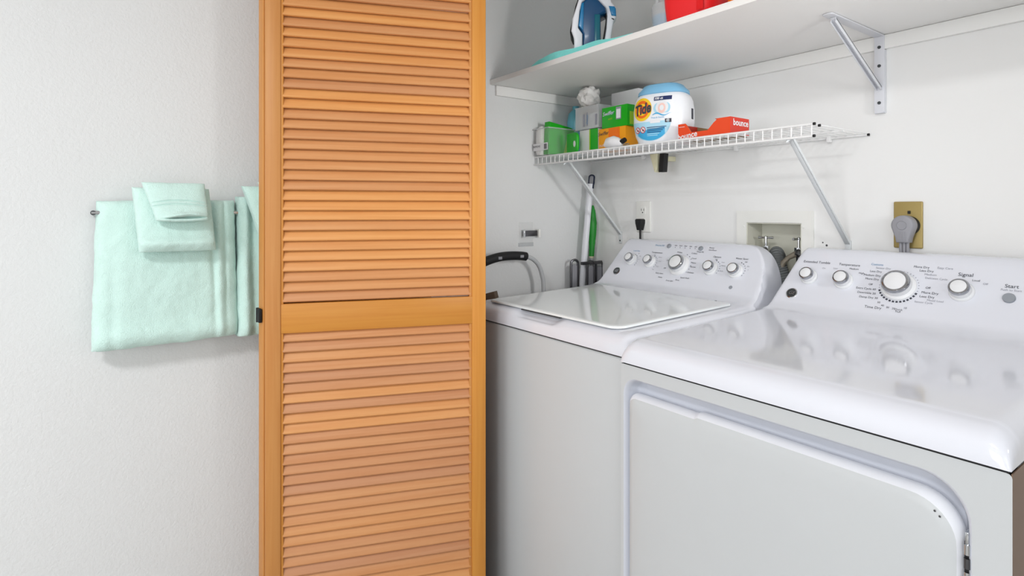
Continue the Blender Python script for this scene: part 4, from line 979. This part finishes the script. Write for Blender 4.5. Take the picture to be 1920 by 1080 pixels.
# green and orange cartons
t = thing('orange_carton', (-1.44, 1.53, TZ), 'orange cleaning cloth box under the green box', 'box')
m = MB(); m.box((-1.503, 1.500, TZ), (-1.372, 1.565, TZ+0.080), M_ORBOX, 0.001); ob = m.build('carton', t)
m = MB(); m.box((-1.452, 1.4985, TZ+0.022), (-1.400, 1.4998, TZ+0.078), M_ORBOX2); m.text('Swiffer', 0.019, frame((-1.478, 1.4982, TZ+0.062), (1, 0, 0.06), (0, 0, 1)), M_INK, shear=0.2)
m.text('DUST', 0.012, frame((-1.483, 1.4982, TZ+0.018), (1, 0, 0), (0, 0, 1)), M_WHITEP); m.build('printed_front', t)['label'] = 'deep orange print with lettering'
t = thing('green_carton', (-1.43, 1.53, TZ+0.081), 'green cleaning cloth box stacked on the orange box', 'box')
zg = TZ+0.0805
m = MB(); m.box((-1.488, 1.502, zg), (-1.366, 1.565, zg+0.075), M_GREEN, 0.001); m.build('carton', t)
m = MB(); m.box((-1.418, 1.5005, zg+0.026), (-1.394, 1.5018, zg+0.070), M_INKG); m.box((-1.4155, 1.5000, zg+0.030), (-1.3965, 1.5006, zg+0.062), M_WHITEP)
m.text('Swiffer', 0.020, frame((-1.455, 1.5003, zg+0.052), (1, 0, 0.05), (0, 0, 1)), M_WHITEP, shear=0.2)
m.text('Swiffer', 0.0202, frame((-1.454, 1.5009, zg+0.0515), (1, 0, 0.05), (0, 0, 1)), M_INKB, shear=0.2)
m.text('wet', 0.014, frame((-1.445, 1.5003, zg+0.032), (1, 0, 0.05), (0, 0, 1)), M_LIME); m.build('printed_front', t)['label'] = 'printed front with a white barcode'
m = MB(); m.box((-1.3662, 1.515, zg+0.005), (-1.3645, 1.55, zg+0.05), M_LIME); m.build('side_stripe', t)['label'] = 'lime stripe'
m = MB(); m.box((-1.560, 1.625, TZ), (-1.425, 1.735, TZ+0.236), M_WHITEP, 0.002); 
one('white_box', m, 'tall plain white box behind the green box', 'box', (-1.48, 1.64, TZ))
# small white bottle lying in front
t = thing('white_holder', (-1.38, 1.465, TZ), 'small white plastic holder with a black tip in front of the orange box', 'holder')
m = MB(); m.tube([(-1.440, 1.470, TZ+0.014), (-1.420, 1.468, TZ+0.021), (-1.395, 1.466, TZ+0.022), (-1.375, 1.465, TZ+0.018), (-1.352, 1.464, TZ+0.013)], [0.008, 0.019, 0.021, 0.017, 0.009], M_WHITEP, 18); m.build('holder_body', t)
m = MB(); m.tube([(-1.362, 1.462, TZ+0.016), (-1.350, 1.462, TZ+0.020), (-1.338, 1.461, TZ+0.024)], [0.0065, 0.009, 0.008], M_BLACK, 14); m.tube([(-1.345, 1.463, TZ+0.006), (-1.325, 1.463, TZ+0.006)], 0.006, M_KRAFT, 12); m.build('tip', t)['label'] = 'black tip'

# detergent tub
tx_, ty_ = -1.235, 1.535; ta, tb = 0.096, 0.070
tub = thing('detergent_tub', (tx_, ty_, TZ), 'white laundry pod tub with light blue lid and yellow round logo', 'detergent tub')
TN = 2.9
def tw(h): 
    # half width factor along height
    P_ = [(0, 0.76), (0.006, 0.82), (0.03, 0.93), (0.07, 1.0), (0.11, 1.0), (0.14, 0.96), (0.155, 0.90), (0.163, 0.82)]
    for i in range(len(P_)-1):
        if P_[i][0] <= h <= P_[i+1][0]:
            u = (h-P_[i][0])/(P_[i+1][0]-P_[i][0]); return P_[i][1]+(P_[i+1][1]-P_[i][1])*sm(u) if i not in (1, 2) else P_[i][1]+(P_[i+1][1]-P_[i][1])*u
    return 0.82
m = MB(); loft(m, [(ta*tw(h), tb*(0.15+0.85*tw(h)), TZ+h) for h in [0, 0.003, 0.006, 0.014, 0.022, 0.03, 0.04, 0.05, 0.06, 0.07, 0.09, 0.11, 0.12, 0.13, 0.14, 0.148, 0.155, 0.160, 0.163]], M_TUB, 72, TN, tx_, ty_); m.build('tub_body', tub)
m = MB(); loft(m, [(ta*0.83, tb*0.86, TZ+0.1632), (ta*0.86, tb*0.90, TZ+0.165), (ta*0.84, tb*0.89, TZ+0.175), (ta*0.72, tb*0.82, TZ+0.186), (ta*0.66, tb*0.78, TZ+0.194), (ta*0.60, tb*0.72, TZ+0.1965)], M_TUBLID, 72, 2.6, tx_, ty_); m.build('lid', tub)['label'] = 'light blue lid'
def surf(x, z, off):
    h = z-TZ; a = ta*tw(max(0, min(0.163, h))); b = tb*(0.15+0.85*tw(max(0, min(0.163, h))))
    u = min(0.995, abs((x-tx_)/a)); return ty_ - b*(1-u**TN)**(1/TN) - off
def decal(q, poly_fn, nu, nv, mt, off):
    q.grid(lambda u, v: (lambda x, z: (x, surf(x, z, off), z))(*poly_fn(u, v)), nu, nv, mt)
def disc(cx, cz, rx, rz): return lambda u, v: (cx+rx*v*math.cos(2*PI*u), cz+rz*v*math.sin(2*PI*u))
q = MB(); lc = (tx_-0.016, TZ+0.082)
def lower(u, v):   # lower half of the oval label
    a = PI+u*PI; k = 0.02+0.98*v
    return (tx_-0.020+0.070*math.cos(a)*k*1.0, TZ+0.072+0.062*math.sin(a)*k)
decal(q, lower, 40, 10, M_LBLUE, 0.0008)
def lower2(u, v):
    xx = -0.048+0.096*u; lim = -0.062*math.sqrt(max(0, 1-(xx/0.068)**2)); top = -0.030+0.010*u
    return (tx_-0.018+xx, TZ+0.072+top+(lim+0.002-top)*v)
decal(q, lower2, 24, 6, M_CYAN, 0.0013)
decal(q, disc(tx_-0.047, TZ+0.114, 0.0345, 0.0380), 40, 5, M_LYELLOW, 0.0016)
decal(q, disc(tx_-0.047, TZ+0.114, 0.0260, 0.0290), 40, 5, M_LORANGE, 0.0020)
decal(q, disc(tx_-0.047, TZ+0.113, 0.0180, 0.0200), 40, 5, M_LYELLOW, 0.0024)
decal(q, disc(tx_-0.047, TZ+0.113, 0.0120, 0.0130), 40, 5, M_LORANGE, 0.0027)
decal(q, lambda u, v: (tx_-0.006+u*0.058, TZ+0.138+v*0.013), 12, 3, M_NAVYINK, 0.0012)
for k_, (ox, oz, mm) in enumerate(((0.006, 0.002, M_LBLUE), (0.036, 0.002, M_LBLUE), (0.013, 0.004, M_WHITEP), (0.030, 0.004, M_WHITEP), (0.0215, 0.001, M_PINK))):
    decal(q, disc(tx_+ox, TZ+0.111+oz, 0.0125, 0.0165), 26, 3, mm, 0.0008+0.0003*k_)
decal(q, disc(tx_+0.0215, TZ+0.113, 0.0070, 0.0090), 20, 3, M_WHITEP, 0.0024)
decal(q, lambda u, v: (tx_-0.010+u*0.072, TZ+0.091+0.004*math.sin(u*9)+v*0.0022*(1+math.sin(u*5))), 20, 2, M_CYAN, 0.0016)
decal(q, lambda u, v: (tx_-0.018+u*0.034, TZ+0.066+v*0.010), 12, 3, M_WHITEP, 0.0016)
decal(q, lambda u, v: (tx_+0.032+u*0.009, TZ+0.065+v*0.012), 3, 3, M_INK, 0.0016); decal(q, lambda u, v: (tx_+0.043+u*0.009, TZ+0.065+v*0.012), 3, 3, M_INK, 0.0016)
for cx_ in (tx_-0.066, tx_-0.045):
    decal(q, disc(cx_, TZ+0.047, 0.0098, 0.0105), 28, 3, M_REDINK, 0.0018); decal(q, disc(cx_, TZ+0.047, 0.0076, 0.0082), 28, 3, M_WHITEP, 0.0022)
    decal(q, lambda u, v: (cx_-0.006+u*0.012+v*0.0018, TZ+0.052-u*0.011+v*0.0012), 4, 2, M_REDINK, 0.0026); decal(q, disc(cx_+0.001, TZ+0.046, 0.003, 0.004), 14, 2, M_INK, 0.0025)
for k in range(6): decal(q, lambda u, v: (tx_-0.030+u*(0.066-0.006*k), TZ+0.052-k*0.0052+v*0.0022), 12, 2, M_NAVYINK if k < 4 else M_LBLUE, 0.0018)
def warpat(cx, cz, ang, off):
    ca, sa = math.cos(ang), math.sin(ang)
    def f(co):
        x = cx+co.x*ca-co.y*sa; z = cz+co.x*sa+co.y*ca
        return Vector((x, surf(x, z, off), z))
    return f
q.text('Tide', 0.047, None, M_INK, shear=0.3, bold=0.0017, sx=0.72, warp=warpat(tx_-0.047, TZ+0.113, 0.16, 0.0034))
q.text('Free & Gentle', 0.0075, None, M_CYAN, warp=warpat(tx_+0.008, TZ+0.083, 0.0, 0.0018))
q.text('100 ct', 0.011, None, M_WHITEP, bold=0.0004, warp=warpat(tx_+0.010, TZ+0.1445, 0.0, 0.0018))
q.text('81', 0.012, None, M_WHITEP, warp=warpat(tx_+0.042, TZ+0.071, 0.0, 0.0022))
q.build('label_print', tub)['label'] = 'printed front label with a yellow and orange round logo'
q = MB()
q.box((tx_+ta-0.0012+0.0, ty_-0.008, TZ+0.078), (tx_+ta+0.0012, ty_+0.006, TZ+0.112), M_INK)
q.build('side_print', tub)

# dryer sheet box, open display carton
t = thing('dryer_sheet_box', (-1.035, 1.52, TZ), 'open red-orange dryer sheet box with white lettering right of the tub', 'box')
bx = [-1.128, -0.949]; by = [1.472, 1.568]; hz = 0.052
fr = [(0, 0), (0.179, 0), (0.179, hz), (0.140, hz), (0.124, 0.040), (0.105, 0.021), (0.048, 0.021), (0.032, 0.044), (0.026, 0.050), (0, 0.050)]
m = MB(); m.prism(fr, frame((bx[0], by[0]+0.001, TZ), (1, 0, 0), (0, 0, 1)), 0.0016, M_BOUNCE); m.prism([(x, y) for x, y in fr], frame((bx[0], by[0]+0.0022, TZ), (1, 0, 0), (0, 0, 1)), 0.0011, M_KRAFT)
m.build('front_panel', t)
m = MB(); m.box((bx[1]-0.001, by[0], TZ), (bx[1]+0.0006, by[1], TZ+hz), M_BOUNCED); m.build('end_panel', t)['label'] = 'darker red end panel'
m = MB(); m.box((bx[0]-0.0006, by[0], TZ), (bx[0]+0.001, by[1], TZ+0.05), M_BOUNCED); m.build('end_panel', t)
m = MB(); m.box((bx[0], by[0], TZ), (bx[1], by[1], TZ+0.0012), M_KRAFT); m.prism([(0, 0), (0.179, 0), (0.179, hz), (0.15, hz), (0.11, 0.044), (0.07, 0.050), (0.04, 0.040), (0, 0.05)], frame((bx[0], by[1], TZ), (1, 0, 0), (0, 0, 1)), 0.0014, M_KRAFT)
m.box((bx[1]-0.05, by[0]+0.002, TZ+hz-0.001), (bx[1], by[1], TZ+hz+0.0005), M_BOUNCE); m.build('tray', t)['label'] = 'brown cardboard inside'
m = MB(); m.text('bounce', 0.024, frame((bx[0]+0.034, by[0]-0.0009, TZ+0.012), (1, 0, 0.10), (0, 0, 1)), M_WHITEP, bold=0.0006); m.build('printed_lettering', t)['label'] = 'white lettering on the front'
m = MB(); m.text('bounce', 0.026, frame((bx[1]+0.0009, (by[0]+by[1])/2+0.004, TZ+0.037), (0, 1, 0), (0, 0, 1)), M_WHITEP, bold=0.0006); m.build('printed_lettering', t)['label'] = 'white lettering on the end'
m = MB(); m.box((bx[0]+0.003, by[0]-0.0009, TZ+0.040), (bx[0]+0.024, by[0]-0.0004, TZ+0.0412), M_WHITEP); m.build('printed_line', t)

tub.rotation_euler.z = 0.30
